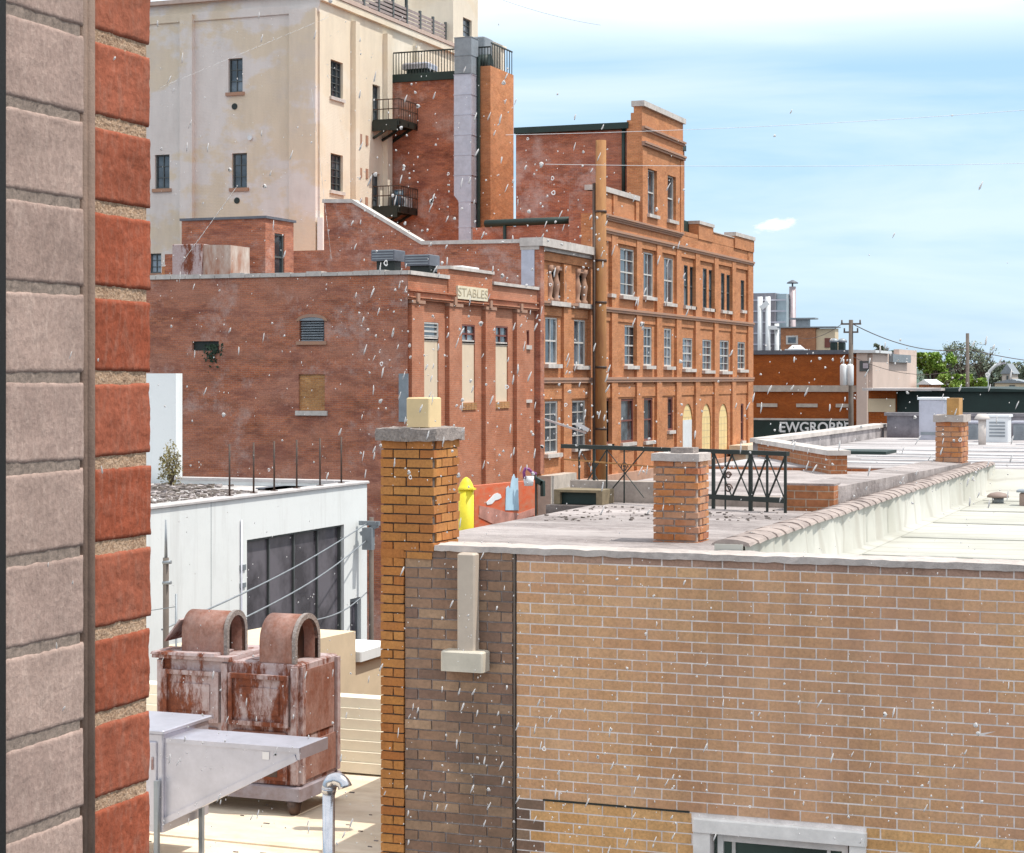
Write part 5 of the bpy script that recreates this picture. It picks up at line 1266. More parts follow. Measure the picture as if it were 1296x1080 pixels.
# brick stair shaft
bs = thing('stair_shaft', 'dark red brick stair shaft with a lit corner pier against the cream tower', 'building', (-40, 96, -10))
SY = 93.7; sx1 = FY(623, 0, SY)[0]; sz = 15.95
sw = MB(); sw.box(TX + .01, sx1 - .6, SY, 97, -10, sz - .3); sw.build('wall', M['brick_shade'], bs)
sw = MB(); sw.box(sx1 - .6, sx1, SY - .25, FX(650, 0, sx1)[0], -10, sz + .25); sw.build('corner_pier', M['brick_sun'], bs)
sw = MB(); sw.box(TX + .02, sx1 - .61, SY - .12, 97, sz - .298, sz + .12); sw.build('coping', M['blackgreen'], bs)
sw = MB(); x = FY(608.5, 0, SY - .1)[0]; sw.tube([(x, SY - .1, ZZ(258, 100)), (x, SY - .1, ZZ(175, 100))], .1, 8); sw.build('drain_pipe', M['blackgreen'], bs)
sr = thing('iron_railing', 'thin black railing round the top of the brick stair shaft', 'railing', (-40, SY, sz))
sw = MB(); n = 34
for i in range(n + 1):
    x = TX + .1 + (sx1 - TX - .2) * i / n; sw.box(x - .018, x + .018, SY + .02, SY + .056, sz + .12, sz + 1.25)
yb_ = FX(650, 0, sx1)[0]
for i in range(9):
    y = SY + .2 + (yb_ - SY - .25) * i / 8; sw.box(sx1 - .1, sx1 - .064, y - .018, y + .018, sz + .25, sz + 1.45)
sw.build('baluster', M['black'], sr)
sw = MB(); sw.box(TX + .1, sx1 - .1, SY + .01, SY + .07, sz + 1.251, sz + 1.32); sw.box(sx1 - .11, sx1 - .05, SY + .071, yb_, sz + 1.451, sz + 1.52); sw.build('handrail', M['black'], sr)
x0, x1, _a, _b = rY(514, 547, 82, 98, 95)
t = thing('roof_fan', 'white roof fan behind the railing of the brick stair shaft', 'fan', ((x0 + x1) / 2, 95, sz + .12))
sw = MB(); sw.box(x0 + .2, x1 - .2, 94.6, 95.6, sz + .121, sz + .5); sw.build('curb', M['blackgreen'], t)
sw = MB(); sw.bbox(x0, x1, 94.4, 95.8, sz + .502, sz + .85, .08); sw.build('hood', M['galv'], t)
x, y, z = PD(612, 70, 103); t = thing('roof_plant', 'cluttered grey roof plant beside the metal riser top', 'roof unit', (x, y, sz + .12))
sw = MB(); sw.bbox(x - .5, x + .3, y - .6, y + .6, sz + .1, sz + 2.1, .05); sw.build('housing', M['galv_dark'], t)
sw = MB(); sw.tube([(x + .1, y - .8, sz + .6), (x + .7, y - .8, sz + .6)], .5, 12); sw.build('fan_drum', M['blackgreen'], t)
sw = MB(); sw.prism([(x - .3, sz + 1.701), (x + .7, sz + 1.701), (x + .7, sz + 1.85), (x - .3, sz + 2.3)], 'y', y + 1, y + 1.6); sw.box(x - .2, x + .6, y + 1, y + 1.6, sz + .1, sz + 1.7); sw.build('dog_house', M['tower_sun'], t)
# metal riser
t = thing('metal_riser', 'tall pale sheet metal duct riser climbing the brick stair shaft', 'duct', (-39, 92.6, 5))
RY = 92.4
def seg(px0, px1, pyt, pyb, nm, mat, k=0.0):
    x0, x1 = FY(px0, 0, RY)[0], FY(px1, 0, RY)[0]; dd_ = dY((px0 + px1) / 2, RY)
    z0, z1 = ZZ(pyb, dd_), ZZ(pyt, dd_); m_ = MB(); n = max(1, int((z1 - z0) / .9)); 
    for i in range(n):
        a, b = z0 + (z1 - z0) * i / n, z0 + (z1 - z0) * (i + 1) / n
        m_.box(x0, x1, RY, RY + .95, a + .001, b - .03); m_.box(x0 - .03, x1 + .03, RY - .03, RY + .97, b - .029, b)
    return m_.build(nm, mat, t)
seg(575, 596.5, 47, 93, 'upper_duct', M['galv_dark']); seg(574.5, 596.5, 94, 247, 'duct', M['galv']); seg(580.5, 596, 255, 320, 'lower_duct', M['galv'])
x0, x1 = FY(574.5, 0, RY)[0], FY(596.5, 0, RY)[0]; xn = FY(580.5, 0, RY)[0]; dd_ = dY(586, RY)
sw = MB(); sw.prism([(xn, ZZ(255, dd_) + .001), (x1, ZZ(255, dd_) + .001), (x1, ZZ(247, dd_) - .001), (x0, ZZ(247, dd_) - .001)], 'y', RY, RY + .95); sw.build('reducer', M['galv'], t)
sw = MB(); sw.box(x1 + .04, x1 + .12, RY + .7, RY + .95, ZZ(310, dd_), ZZ(70, dd_)); sw.build('dark_strip', M['blackgreen'], t)  # thin dark strip along one side of the riser
# fire escape landings in the corner
for (pyf, lab, junk) in ((153, 'upper black iron fire escape landing in the corner of the tower', False), (262, 'lower black iron fire escape landing holding a blue barrel', True)):
    d_ = dX(480, TX); zf = ZZ(pyf, 101)
    ya_, yb_ = FX(471, 0, TX)[0], SY - .02; x1 = FY(517, 0, 92.5)[0]
    t = thing('fire_escape', lab, 'fire escape', (TX, 92, zf), 'fire escape landings on the cream tower')
    sw = MB()
    for k in range(14): y = ya_ + (yb_ - ya_) * k / 14; sw.box(TX + .02, x1, y, y + .16, zf - .10, zf)
    for y in (ya_ + .1, (ya_ + yb_) / 2, yb_ - .1): sw.bar((TX + .02, y, zf - .95), (x1 - .05, y, zf - .12), .12); sw.box(TX + .02, x1, y - .06, y + .06, zf - .3, zf - .101)
    sw.box(x1 - .1, x1, ya_, yb_, zf - .35, zf - .102); sw.box(TX + .02, x1 - .1, ya_ - .05, ya_ - .002, zf - .6, zf - .1)
    sw.build('platform', M['black'], t)
    sw = MB()
    for k in range(9): y = ya_ + (yb_ - ya_) * k / 8; sw.box(x1 - .03, x1, y - .015, y + .015, zf + .001, zf + 1.0)
    for k in range(1, 5): x = TX + (x1 - TX) * k / 5; sw.box(x - .015, x + .015, ya_, ya_ + .03, zf + .001, zf + 1.0)
    for z in (.5, 1.0): sw.box(x1 - .04, x1 + .01, ya_, yb_, zf + z, zf + z + .05); sw.box(TX + .05, x1 - .041, ya_, ya_ + .04, zf + z, zf + z + .05)
    sw.build('guard_rail', M['iron'], t)
    if junk:
        k = thing('barrel', 'dark blue barrel on the lower fire escape landing', 'barrel', (TX + .75, ya_ + 1.6, zf))
        sw = MB(); x, y = TX + .75, ya_ + 1.6; sw.tube([(x, y, zf), (x, y, zf + .3), (x, y, zf + .6), (x, y, zf + .9)], [.3, .34, .34, .3], 14); sw.build('drum', m_plain('dark blue plastic', (.05, .09, .13), .5), k)
        sw = MB(); sw.tube([(x, y, zf + .901), (x, y, zf + .95)], .31, 14); sw.build('lid', M['grey_unit'], k)
        k = thing('ac_unit', 'white cooling unit on the lower fire escape landing', 'cooling unit', (TX + 1.0, yb_ - .6, zf))
        sw = MB(); x, y = TX + 1.0, yb_ - .55; sw.bbox(x - .35, x + .3, y - .4, y + .4, zf + .001, zf + .62, .03); sw.build('casing', M['white_unit'], k)
        sw = MB(); sw.tube([(x, y - .42, zf + .32), (x, y - .401, zf + .32)], .22, 14); sw.build('fan_grille', M['grey_unit'], k)
# ================================================================ beyond: warehouse, factory, shed, trees
gw = thing('brick_warehouse', 'flat deep orange brick warehouse with pale stone bands and a black name board', 'building', (-9, 140, -10))
WY = 135.0
wx0, wx1 = FY(900, 0, WY)[0], FY(1084, 0, WY)[0]; wz = ZZ(446, dY(1020, WY))
sw = MB(); sw.box(wx0 - 6, wx1, WY, 160, -10, wz - .15); sw.build('wall', M['brick_ware'], gw)
sw = MB(); sw.box(wx0 - 6, wx1 + .1, WY - .15, 160, wz - .148, wz + .15); sw.build('roof_edge', M['grey_unit'], gw)
sw = MB(); dd_ = dY(1020, WY); sw.box(wx0, wx1, WY - .12, WY - .001, ZZ(496, dd_), ZZ(488, dd_))
sw.build('stone_band', M['stone'], gw)
for a, b in ((958, 984), (1008, 1035), (1058, 1078)):
    x0, x1 = FY(a, 0, WY)[0], FY(b, 0, WY)[0]; sw = MB(); sw.box(x0, x1, WY - .1, WY - .001, ZZ(515.5, dd_), ZZ(511, dd_)); sw.build('lintel_stone', M['stone'], gw)
sw = MB(); sw.box(wx0, wx1 - .2, WY - .5, WY - .001, ZZ(566, dd_), ZZ(532, dd_)); nbd = sw.build('name_board', M['blackgreen'], gw)
sw = MB(); sw.box(wx0, wx1 - .2, WY - .56, WY - .501, ZZ(532, dd_) - .001, ZZ(530.5, dd_) + .05); sw.build('board_cap', M['coping'], nbd)
xa, xb = FY(989, 0, WY - .5)[0], FY(1082, 0, WY - .5)[0]
text('EWGROBBEL', ((xa + xb) / 2, WY - .56, ZZ(541.5, dd_)), (R90, 0, 0), 1.02, m_plain('white sign letters', (.80, .80, .80), .6, var=.05), nbd, ext=.03, off=.018, sx=.93)
# pale annex
pa = thing('pale_annex', 'pale pinkish rendered block with one dark window beside the orange warehouse', 'building', (0, 140, -10))
ax0, ax1, ax2 = FY(1084.5, 0, WY - 1)[0], FY(1098, 0, WY - 1)[0], FY(1104, 0, WY - 1)[0]; dd_ = dY(1120, WY)
sw = MB(); sw.box(ax0 + .01, ax1, WY - 1.2, WY + 8, -10, ZZ(447, dd_)); sw.box(ax1, ax2, WY - .9, FX(1160, 0, ax2)[0], -10, ZZ(447, dd_)); sw.box(ax2 - .4, ax2 + .01, FX(1138, 0, ax2)[0], FX(1160, 0, ax2)[0], ZZ(447, dd_), ZZ(447, dd_) + .4); sw.build('wall', m_plain('pale pink render', (.66, .52, .45), .85, var=.12, scale=.5), pa)
sw = MB(); sw.box(ax0 - .5, ax2 + .3, WY - 1.4, WY + 5, ZZ(447, dd_) + .002, ZZ(443.5, dd_)); sw.build('roof_slab', M['white_unit'], pa)
r = rY(1088, 1100, 457, 470, WY - 1.2); sw = MB(); sw.box(r[0], r[1], WY - 1.26, WY - 1.201, r[2], r[3]); o = sw.build('window', M['frame_dark'], pa); sw = MB(); sw.box(r[0] + .25, r[1] - .05, WY - 1.32, WY - 1.261, r[2] + .2, r[3] - .15); sw.build('pane', M['galv'], o)
r = rX(1125, 1148, 449, 459, ax2); sw = MB(); sw.prism([(r[0], r[2]), (r[1], r[2]), (r[1], r[3]), (r[0], r[3])], 'x', ax2 + .02, ax2 + .3); sw.build('sign_frame', M['galv_dark'], pa)
# distant works with stack
fw2 = thing('steel_works', 'distant grey steel framed works building with white pipes', 'building', (-18, 200, -10))
FY_ = 200.0; dd_ = dY(975, FY_)
x0, x1 = FY(930, 0, FY_)[0], FY(981, 0, FY_)[0]; x2 = FY(994, 0, FY_)[0]
sw = MB(); sw.box(x0, x1, FY_, 203, -10, ZZ(371, dd_)); sw.build('wall', m_plain('grey corrugated wall', (.30, .29, .33), .6, var=.35, scale=.8, stretch=(3, 1, .2)), fw2)
sw = MB(); sw.box(x1 + .02, x2, FY_ + .5, 202, -10, ZZ(372, dd_)); sw.build('glazed_bay', m_plain('bluish glazed bay', (.42, .52, .58), .3, var=.25, scale=.7), fw2)
sw = MB()
for px in (962, 972): x = FY(px, 0, FY_ - 1)[0]; sw.tube([(x, FY_ - 1, -2), (x, FY_ - 1, ZZ(376, dd_))], .27, 10)
sw.bar(PD(963, 390, dd_ - 1), PD(972, 383, dd_ - 1), .5); x = FY(984, 0, FY_)[0]; sw.tube([(x, FY_ - .3, -2), (x, FY_ - .3, ZZ(410, dd_))], .25, 10); sw.bar(PD(972, 415, dd_ - 1), PD(986, 415, dd_ - 1), .4)
sw.build('pipe', M['white_unit'], fw2)
sw = MB()
for k in range(5): z = ZZ(380 + 14 * k, dd_); sw.box(x0, x2, FY_ - .1, FY_ - .001, z - .08, z + .08)
sw.build('girt', M['galv'], fw2)
sk = thing('chimney_stack', 'slim pale steel chimney stack with a conical rain cap', 'chimney', PD(1003, 440, 205))
x, y, _ = PD(1003, 440, 205); d_ = 205
sw = MB(); sw.tube([(x, y, -10), (x, y, ZZ(363, d_))], .36, 14); sw.build('stack', m_plain('pinkish steel', (.46, .38, .40), .5, .2, var=.2), sk)
sw = MB(); sw.tube([(x, y, ZZ(359, d_)), (x, y, ZZ(357.5, d_)), (x, y, ZZ(354.5, d_))], [.62, .56, .08], 14); sw.tube([(x, y, ZZ(363, d_)), (x, y, ZZ(358, d_))], .09, 6); sw.build('rain_cap', M['grey_unit'], sk)
ph = thing('brick_penthouse', 'small flat brown brick building below the slim chimney stack', 'building', PD(1025, 440, 195)[:2] + (-10,))
PY = 190.0; dd_ = dY(1025, PY); x0, x1, x2 = (FY(p, 0, PY)[0] for p in (988, 1032, 1056))
sw = MB(); sw.box(x0, x1, PY, 192, -10, ZZ(415, dd_)); sw.build('wall', M['brick_low'], ph)
sw = MB(); sw.box(x1 + .01, x2, PY + .3, 192, -10, ZZ(416, dd_)); sw.build('pale_wing', M['beige_wall'], ph)
sw = MB(); sw.box(x0 - .3, x2 + .2, PY - .2, 192.2, ZZ(415, dd_) + .002, ZZ(413.5, dd_)); a = FY(1005, 0, PY)[0]; b = FY(1020, 0, PY)[0]; sw.box(a, b, PY + .8, 192, ZZ(413.5, dd_), ZZ(404, dd_)); sw.box(a - .6, b + .8, PY + .5, 192.1, ZZ(404, dd_), ZZ(402, dd_)); sw.build('roof', M['galv_dark'], ph)
r = rY(995, 1010, 425, 436, PY); sw = MB(); sw.box(r[0], r[1], PY - .06, PY - .001, r[2], r[3]); o = sw.build('window', M['frame_white'], ph); sw = MB(); sw.box(r[0] + .2, r[1] - .2, PY - .1, PY - .061, r[2] + .15, r[3] - .15); sw.build('pane', M['glass_bright'], o)
r = rY(1043, 1050, 428, 440, PY); sw = MB(); sw.box(r[0], r[1], PY + .2, PY + .299, r[2], r[3]); sw.build('door', M['frame_brown'], ph)
# things on the warehouse roof
for (a, b, c, e, lab) in ((994, 1018, 438, 447, 'low white domed skylight on the warehouse roof'),):
    x0, x1, z0, z1 = rY(a, b, c, e, 140); t = thing('skylight', lab, 'skylight', ((x0 + x1) / 2, 140, wz + .15)); sw = MB(); sw.tube([((x0 + x1) / 2, 140.5, wz + .1), ((x0 + x1) / 2, 140.5, wz + .3), ((x0 + x1) / 2, 140.5, wz + .6)], [.7, .65, .3], 14); sw.build('dome', M['white_unit'], t)
    sw = MB(); sw.box(x0, x1, 139.8, 141.2, wz + .151, wz + .3); sw.build('curb', M['white_unit'], t)
for px, lab in ((1056, 'dark rooftop fan on the warehouse by the utility pole'), (1066, 'second dark rooftop fan just short of the utility pole')):
    x, y, _ = PD(px, 440, 140); t = thing('roof_fan', lab, 'fan', (x, y, wz + .15)); sw = MB(); sw.bbox(x - .25, x + .2, y - .3, y + .3, wz + .15, wz + .75, .05); sw.build('curb', M['blackgreen'], t); sw = MB(); sw.tube([(x, y, wz + .751), (x, y, wz + .9), (x, y, wz + 1.05)], [.35, .35, .1], 12); sw.build('hood', M['galv_dark'], t)
# utility poles and wires
def upole(px, pyt, d_, label, arm=True, cans=False):
    x, y, _ = PD(px, 478, d_); t = thing('utility_pole', label, 'utility pole', (x, y, -10)); zt2 = ZZ(pyt, d_)
    sw = MB(); sw.tube([(x, y, -10), (x, y, zt2)], [.19, .13], 10); sw.build('pole', M['wood_grey'], t)
    if arm:
        for k, l in ((.25, .62), (.75, .45)):
            sw = MB(); sw.bar((x - l, y, zt2 - k), (x + l, y, zt2 - k), .1); 
            for q in (-1, 0, 1): sw.tube([(x + q * l * .9, y, zt2 - k + .05), (x + q * l * .9, y, zt2 - k + .25)], .05, 6)
            sw.build('cross_arm', M['wood_grey'], t)
    if cans:
        for q in (0, 1):
            xx, yy, _ = PD(1067.5 + 8.5 * q, 478, d_ - .5); a, b = ZZ(488, d_), ZZ(461, d_); sw = MB(); sw.tube([(xx, yy, a), (xx, yy, a + .05), (xx, yy, b - .1), (xx, yy, b)], [.17, .21, .21, .13], 14)
            sw.tube([(xx, yy, b), (xx, yy, b + .3)], .05, 6); sw.build('transformer', M['white_unit'], t)
    return Vector((x, y, zt2))
p1 = upole(1077, 405, 118, 'dark utility pole with two pale transformers before the orange warehouse', cans=True)
p2 = upole(1224.5, 422, 150, 'dark utility pole rising among the bare branches', arm=False)
p3 = Vector(PD(1420, 460, 150))
def wire(a, b, sag, label, r=.03):
    n = 20; sw = MB(); sw.tube([a.lerp(b, i / n) - Vector((0, 0, sag * 4 * (i / n) * (1 - i / n))) for i in range(n + 1)], r, 5, caps=False)
    o = sw.build('power_line', M['iron'], None, tuple(a)); tag(o, label, 'power line')
wire(p1 + Vector((0, 0, -.2)), p2 + Vector((0, 0, -1.2)), .7, 'upper power line strung between the two utility poles')
wire(p1 + Vector((0, 0, -2.2)), p2 + Vector((0, 0, -2.5)), .9, 'lower fainter power line strung between the two utility poles', .018)
wire(p2 + Vector((0, 0, -1.2)), p3, .5, 'power line running from the far pole out of the picture')
wire(p1 + Vector((-.5, 0, -.2)), Vector(PD(1003, 424, 180)), .6, 'thin power line running from the transformer pole toward the works', .018)
wire(Vector(PD(560, -30, 60)), Vector(PD(760, 32, 75)), .2, 'thin overhead wire crossing the bright sky above the tower', .005)
pw = m_plain('pale overhead wire', (.75, .76, .78), .5, var=.1)
for (a, b, sg, lab) in (((640, 171, 70), (1330, 137, 70), .15, 'upper pale overhead wire crossing the open sky beside the gable'), ((690, 208, 70), (1330, 206, 70), .1, 'lower pale overhead wire crossing the open sky beside the gable')):
    A_, B_ = Vector(PD(*a)), Vector(PD(*b)); sw = MB(); sw.tube([A_.lerp(B_, i / 20) - Vector((0, 0, sg * 4 * (i / 20) * (1 - i / 20))) for i in range(21)], .009, 5, caps=False)
    o = sw.build('overhead_wire', pw, None, tuple(A_)); tag(o, lab, 'wire')
# dark green shed
sd = thing('dark_shed', 'long low dark green shed with a pale flat canopy at one end', 'shed', (8, 80, -10))
SYd = 75.0; x0, x1 = FY(1135, 0, SYd)[0], FY(1340, 0, SYd)[0]; dd_ = dY(1210, SYd)
sw = MB(); sw.box(x0, x1, SYd, 88, -10, ZZ(496, dd_)); sw.build('wall', M['blackgreen'], sd)
a = FY(1180, 0, SYd)[0]; sw = MB(); sw.prism([(a, ZZ(496, dd_) + .002), (x1, ZZ(496, dd_) + .002), (x1, ZZ(494, dd_)), (a + 1.5, ZZ(491, dd_)), (a, ZZ(491.5, dd_))][::-1], 'y', SYd - .2, 88); sw.build('roof', M['blackgreen'], sd)
sw = MB(); sw.box(FY(1099, 0, SYd)[0], FY(1197, 0, SYd)[0], SYd - 1.2, SYd + 3, ZZ(494.5, dd_), ZZ(491.5, dd_)); sw.build('canopy', m_plain('pale canopy edge', (.58, .52, .50), .7, var=.2), sd)
sw = MB(); sw.box(FY(1101, 0, SYd)[0], FY(1136, 0, SYd)[0] - .02, SYd - .3, SYd + 3, -10, ZZ(494.6, dd_) - .01); sw.build('brick_end', M['brick_ware'], sd)
sw = MB(); sw.box(FY(1101, 0, SYd)[0] - .02, FY(1136, 0, SYd)[0] - .03, SYd - .36, SYd - .301, ZZ(522, dd_), ZZ(505, dd_)); sw.build('pale_panel', M['beige_wall'], sd)
# houses among the far trees
for px0, px1, pt, pb, D_, lab, mt in ((1259, 1300, 481, 500, 190, 'small pinkish flat roofed house far off at the picture edge', 'beige_wall'), (1268, 1281, 470, 490, 230, 'tiny pale gabled house behind the pinkish house', 'stone'), (1163, 1176, 482, 492, 150, 'small brick and white house under the bright green tree', 'brick_low')):
    x0, x1, _a, _b = rY(px0, px1, pt, pb, D_); zt2 = ZZ(pt, dY((px0 + px1) / 2, D_))
    t = thing('far_house', lab, 'house', ((x0 + x1) / 2, D_, -10)); sw = MB(); sw.box(x0, x1, D_, D_ + 6, -10, zt2 - .3); sw.build('wall', M[mt], t)
    sw = MB(); sw.prism([(x0 - .2, zt2 - .298), (x1 + .2, zt2 - .298), ((x0 + x1) / 2, zt2 + (.9 if px0 == 1268 else .1))], 'y', D_ - .2, D_ + 6.2); sw.build('roof', M['galv_dark'] if mt != 'brick_low' else M['white_unit'], t)
    sw = MB(); xm = x0 + (x1 - x0) * .45; sw.box(xm, xm + (x1 - x0) * .18, D_ - .06, D_ - .001, zt2 - 1.3, zt2 - .5); sw.build('window', M['frame_dark'], t)
x, y, _ = PD(1254, 480, 160)
t = thing('lamp_post', 'pale curved street lamp post before the far trees', 'street lamp', (x, y, -10)); sw = MB(); sw.tube([(x - .3, y, -10), (x - .3, y, -.2), (x - .1, y, .5), (x + .4, y, 1.0), (x + .8, y, 1.15)], .14, 8); sw.build('post', M['white_unit'], t)
sw = MB(); sw.bar((x + .5, y, 1.1), (x + 1.2, y, 1.2), .25, .15); sw.build('lamp_head', M['galv'], t)
# trees
def tree(name, label, px, pyt, pyb, wpx, d_, n, mat, leaf, seed, dens=1.0, group='trees beyond the shed'):
    rng = random.Random(seed); x, y, _ = PD(px, 478, d_); zt2, zb2 = ZZ(pyt, d_), ZZ(pyb, d_); R_ = wpx * d_ / F / 2
    t = thing(name, label, 'tree', (x, y, -10), group); cz, rz = (zt2 + zb2) / 2, (zt2 - zb2) / 2
    sw = MB(); sw.tube([(x, y, -10), (x + .1, y, zb2 - .5), (x, y, cz)], [R_ * .1 + .1, R_ * .07 + .08, .06], 8); tips = []
    for i in range(16):
        a = rng.uniform(0, 6.28); l = rng.uniform(.5, .95); e = Vector((x + math.cos(a) * R_ * l, y + math.sin(a) * R_ * l, cz + rng.uniform(-.5, .9) * rz)); s_ = Vector((x, y, zb2 - .5 + rng.uniform(0, 1) * (cz - zb2)))
        m_ = s_.lerp(e, .5) + Vector((0, 0, .15 * rz)); sw.tube([s_, m_, e], [.10, .06, .02], 5); tips += [e, m_]
        for k in range(4):
            q = m_.lerp(e, rng.random()); e2 = q + Vector((rng.gauss(0, 1), rng.gauss(0, 1), abs(rng.gauss(0, 1)))).normalized() * R_ * .4; sw.tube([q, e2], [.04, .012], 4); tips.append(e2)
    sw.build('trunk', M['bark'], t)
    cl = [(rng.choice(tips), rng.uniform(.18, .34) * R_) for _ in range(34)]
    sw = MB()
    for i in range(int(n * dens)):
        c, r = rng.choice(cl); v = Vector((rng.gauss(0, 1), rng.gauss(0, 1), rng.gauss(0, .8))).normalized() * r * rng.random() ** .4; p = c + v
        if p.z > zt2: p.z = zt2 - rng.random() * .3
        s_ = leaf * rng.uniform(.6, 1.3); a = Vector((rng.gauss(0, 1), rng.gauss(0, 1), rng.gauss(0, 1))).normalized() * s_; b = a.cross(Vector((rng.gauss(0, 1), rng.gauss(0, 1), 1))).normalized() * s_ * .6
        sw.add([p - a, p - b, p + a, p + b], [(0, 1, 2, 3)])
    sw.build('crown', mat, t)
tree('leafy_tree', 'bright green leafy tree beside the pale block', 1182, 447, 492, 52, 170, 3600, M['leaf'], .16, 21)
tree('leafy_tree', 'low bright green bushy tree in front of the bare one', 1206, 474, 496, 44, 160, 2400, M['leaf'], .14, 22)
tree('leafy_tree', 'small yellow green tree at the foot of the dark pole', 1236, 478, 495, 26, 158, 1600, M['leaf'], .13, 23)
tree('bare_tree', 'thinly leaved greyish tall tree around the dark utility pole', 1216, 432, 484, 66, 190, 1300, M['leaf_far'], .13, 24)
tree('bare_tree', 'sparse greyish tree right of the dark utility pole', 1241, 440, 484, 44, 200, 800, M['leaf_far'], .13, 25)
tree('leafy_tree', 'tuft of green tree top peeping over the pale block roof', 1119, 436, 462, 20, 175, 900, M['leaf_far'], .16, 26)
for i, (px, pt, w_, d_) in enumerate(((1258, 457, 46, 330), (1278, 459, 44, 340), (1298, 461, 46, 320), (1228, 462, 50, 350), (1192, 463, 50, 360))):
    tree('distant_tree', ['hazy green tree behind the pale lamp post', 'hazy tree above the tiny gabled house', 'hazy tree cut by the picture edge', 'hazy tree low behind the two bare trees', 'hazy tree low behind the bright green tree'][i], px, pt, 492, w_, d_, 1500, M['leaf_far'], .35, 40 + i, group='hazy distant trees')
# ground and horizon
sw = MB(); sw.add([(-3000, -200, -10), (3000, -200, -10), (3000, 4000, -10), (-3000, 4000, -10)], [(0, 1, 2, 3)]); o = sw.build('ground', M['ground']); o['kind'] = 'structure'
sw = MB(); vs = []; n = 80
for i in range(n + 1):
    x = -2200 + 4600 * i / n; h = 2 + 9 * (mnoise.noise(Vector((i * .13, 3, 0))) * .5 + .5) + 2 * mnoise.noise(Vector((i * .9, 1, 0)))
    vs += [(x, 1500, -10.5), (x, 1650, h), (x, 2100, h * .6), (x, 2300, -10.5)]
fs = []
for i in range(n):
    for k in range(3): fs.append((i * 4 + k, i * 4 + 4 + k, i * 4 + 5 + k, i * 4 + 1 + k))
sw.add(vs, fs, 0, True); o = sw.build('hills', M['hill']); o['kind'] = 'structure'

# ================================================================ light, sky, camera
S = Vector((.43, .10, .90)).normalized()
sun = bpy.data.lights.new('sun', 'SUN'); sun.energy = 3.3; sun.angle = math.radians(.5); sun.color = (1, .95, .86)
so = bpy.data.objects.new('sun', sun); COL.objects.link(so); so.rotation_euler = (-S).to_track_quat('-Z', 'Y').to_euler(); so.location = (60, 20, 60)
wd = bpy.data.worlds.new('World'); SC.world = wd; wd.use_nodes = True; nt = wd.node_tree
bg = nt.nodes['Background']; bg.inputs['Strength'].default_value = .13
sk = nt.nodes.new('ShaderNodeTexSky'); sk.sky_type = 'NISHITA'; sk.sun_disc = False
sk.sun_elevation = math.asin(S.z); sk.sun_rotation = math.atan2(S.x, S.y); sk.altitude = 50; sk.air_density = 1.0; sk.dust_density = 1.2; sk.ozone_density = 1.2
tc = nt.nodes.new('ShaderNodeTexCoord')
def wmap(rot, scale, loc=(0, 0, 0)):
    m = nt.nodes.new('ShaderNodeMapping'); m.inputs['Rotation'].default_value = rot; m.inputs['Scale'].default_value = scale; m.inputs['Location'].default_value = loc
    nt.links.new(tc.outputs['Generated'], m.inputs['Vector']); return m.outputs[0]
def wn_(v, s, d, r, dist=0):
    x = nt.nodes.new('ShaderNodeTexNoise'); x.inputs['Scale'].default_value = s; x.inputs['Detail'].default_value = d; x.inputs['Roughness'].default_value = r; x.inputs['Distortion'].default_value = dist; nt.links.new(v, x.inputs['Vector']); return x.outputs['Fac']
def wr(f, stops):
    r = nt.nodes.new('ShaderNodeValToRGB'); e = r.color_ramp.elements
    while len(e) < len(stops): e.new(.5)
    for i, (p, c) in enumerate(stops): e[i].position = p; e[i].color = (c, c, c, 1)
    nt.links.new(f, r.inputs[0]); return r.outputs[0]
def wmix(f, a, b, mode='MIX'):
    x = nt.nodes.new('ShaderNodeMix'); x.data_type = 'RGBA'; x.blend_type = mode
    for k, v in ((0, f), (6, a), (7, b)):
        if hasattr(v, 'links'): nt.links.new(v, x.inputs[k])
        elif k == 0: x.inputs[0].default_value = v
        else: x.inputs[k].default_value = (*v, 1)
    return x.outputs[2]
c1 = wr(wn_(wmap((.10, -.06, 0), (1.6, 1.6, 9), (0, 0, .35)), 2.2, 6, .55, .4), [(.40, 0.0), (.66, .85)])
c2 = wr(wn_(wmap((-.12, .1, .3), (1.2, 1.2, 11)), 2.6, 5, .5, .2), [(.5, 0.0), (.75, .45)])
sx = nt.nodes.new('ShaderNodeSeparateXYZ'); nt.links.new(tc.outputs['Generated'], sx.inputs[0])
hi = wr(sx.outputs[2], [(.158, 0.0), (.205, 1.0)])                    # cloud deck higher up
base = wmix(.7, sk.outputs[0], (3.0, 4.9, 6.75))
col = wmix(c1, base, (4.9, 6.0, 6.9)); col = wmix(c2, col, (5.4, 6.2, 6.9))
u_ = _u(982); wd_ = Vector((-SN + u_ * CS, CS + u_ * SN, 193 / F)).normalized(); az_ = math.atan2(wd_.y, wd_.x)   # one small bright cloud low over the far roofs
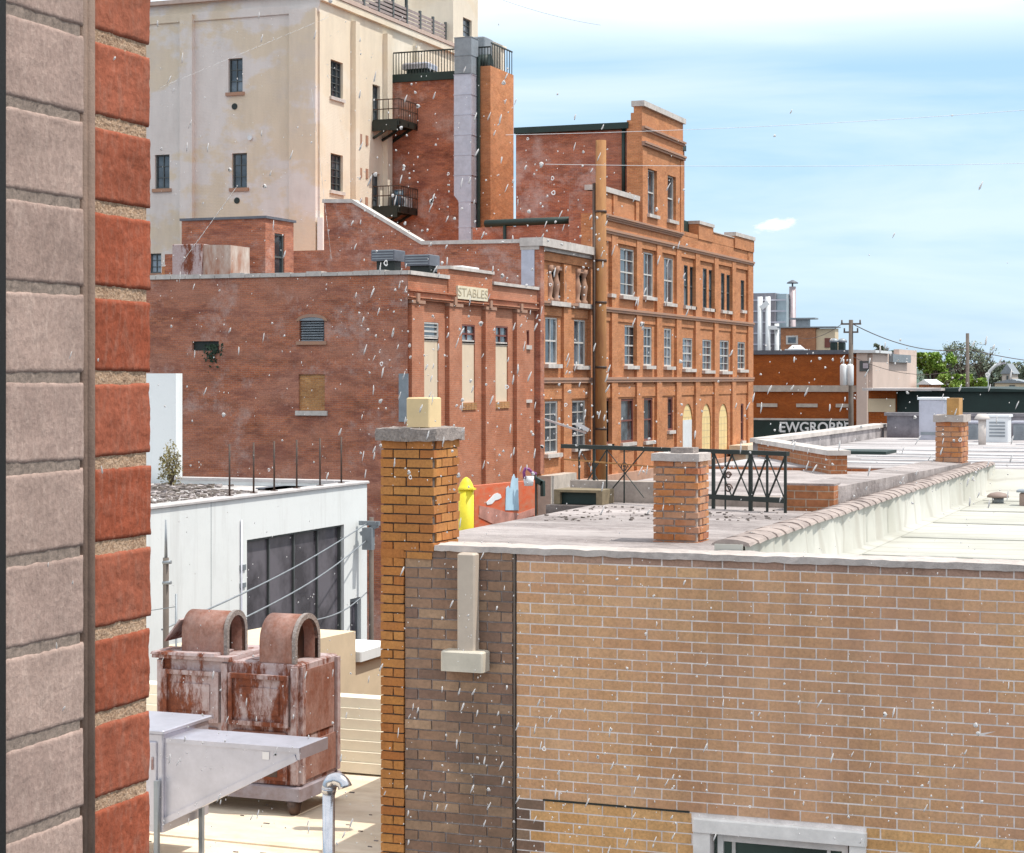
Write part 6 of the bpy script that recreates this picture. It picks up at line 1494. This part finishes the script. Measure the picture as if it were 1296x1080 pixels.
sw_ = nt.nodes.new('ShaderNodeSeparateXYZ'); nt.links.new(wmap((0, 0, -az_), (1, 1, 1)), sw_.inputs[0])
def wmath(op, a, b):
    x = nt.nodes.new('ShaderNodeMath'); x.operation = op
    for k, v in ((0, a), (1, b)):
        if hasattr(v, 'links'): nt.links.new(v, x.inputs[k])
        else: x.inputs[k].default_value = v
    return x.outputs[0]
yy_ = wmath('DIVIDE', sw_.outputs[1], .0125); zz_ = wmath('ADD', wmath('DIVIDE', wmath('SUBTRACT', sw_.outputs[2], wd_.z), .0036), wmath('MULTIPLY', yy_, .55))
rr_ = wmath('ADD', wmath('MULTIPLY', yy_, yy_), wmath('MULTIPLY', zz_, zz_))
rr_ = wmath('ADD', rr_, wmath('MULTIPLY', wmath('SUBTRACT', wn_(wmap((0, 0, 0), (1, 1, 2.2)), 190, 5, .65), .5), 2.6))
gt2 = wmath('GREATER_THAN', sw_.outputs[0], 0.0)
col = wmix(wmath('MULTIPLY', wr(rr_, [(.15, .8), (1.0, 0.0)]), gt2), col, (7.2, 7.3, 7.3))
deck = wmix(.5, hi, c1, 'MULTIPLY'); deck = wr(wn_(wmap((.1, 0, 0), (1.3, 1.3, 3.5), (.4, .2, 0)), 2.0, 5, .55, .3), [(.30, 0.0), (.52, 1.0)])
dk = wmix(1.0, deck, hi, 'MULTIPLY'); col = wmix(dk, col, (8.2, 8.4, 8.6))
nt.links.new(col, bg.inputs['Color'])
cam = bpy.data.cameras.new('camera'); co = bpy.data.objects.new('camera', cam); COL.objects.link(co)
cam.sensor_fit = 'HORIZONTAL'; cam.sensor_width = 36; cam.lens = 36 * F / 1296; cam.shift_y = -62 / 1296; cam.clip_start = .05; cam.clip_end = 6000
co.location = (0, 0, 0); co.rotation_euler = (math.pi / 2, 0, TH); SC.camera = co
SC.view_settings.view_transform = 'Standard'; SC.view_settings.look = 'None'; SC.view_settings.exposure = .36; SC.view_settings.gamma = 1
SC.cycles.max_bounces = 6; SC.cycles.transparent_max_bounces = 8
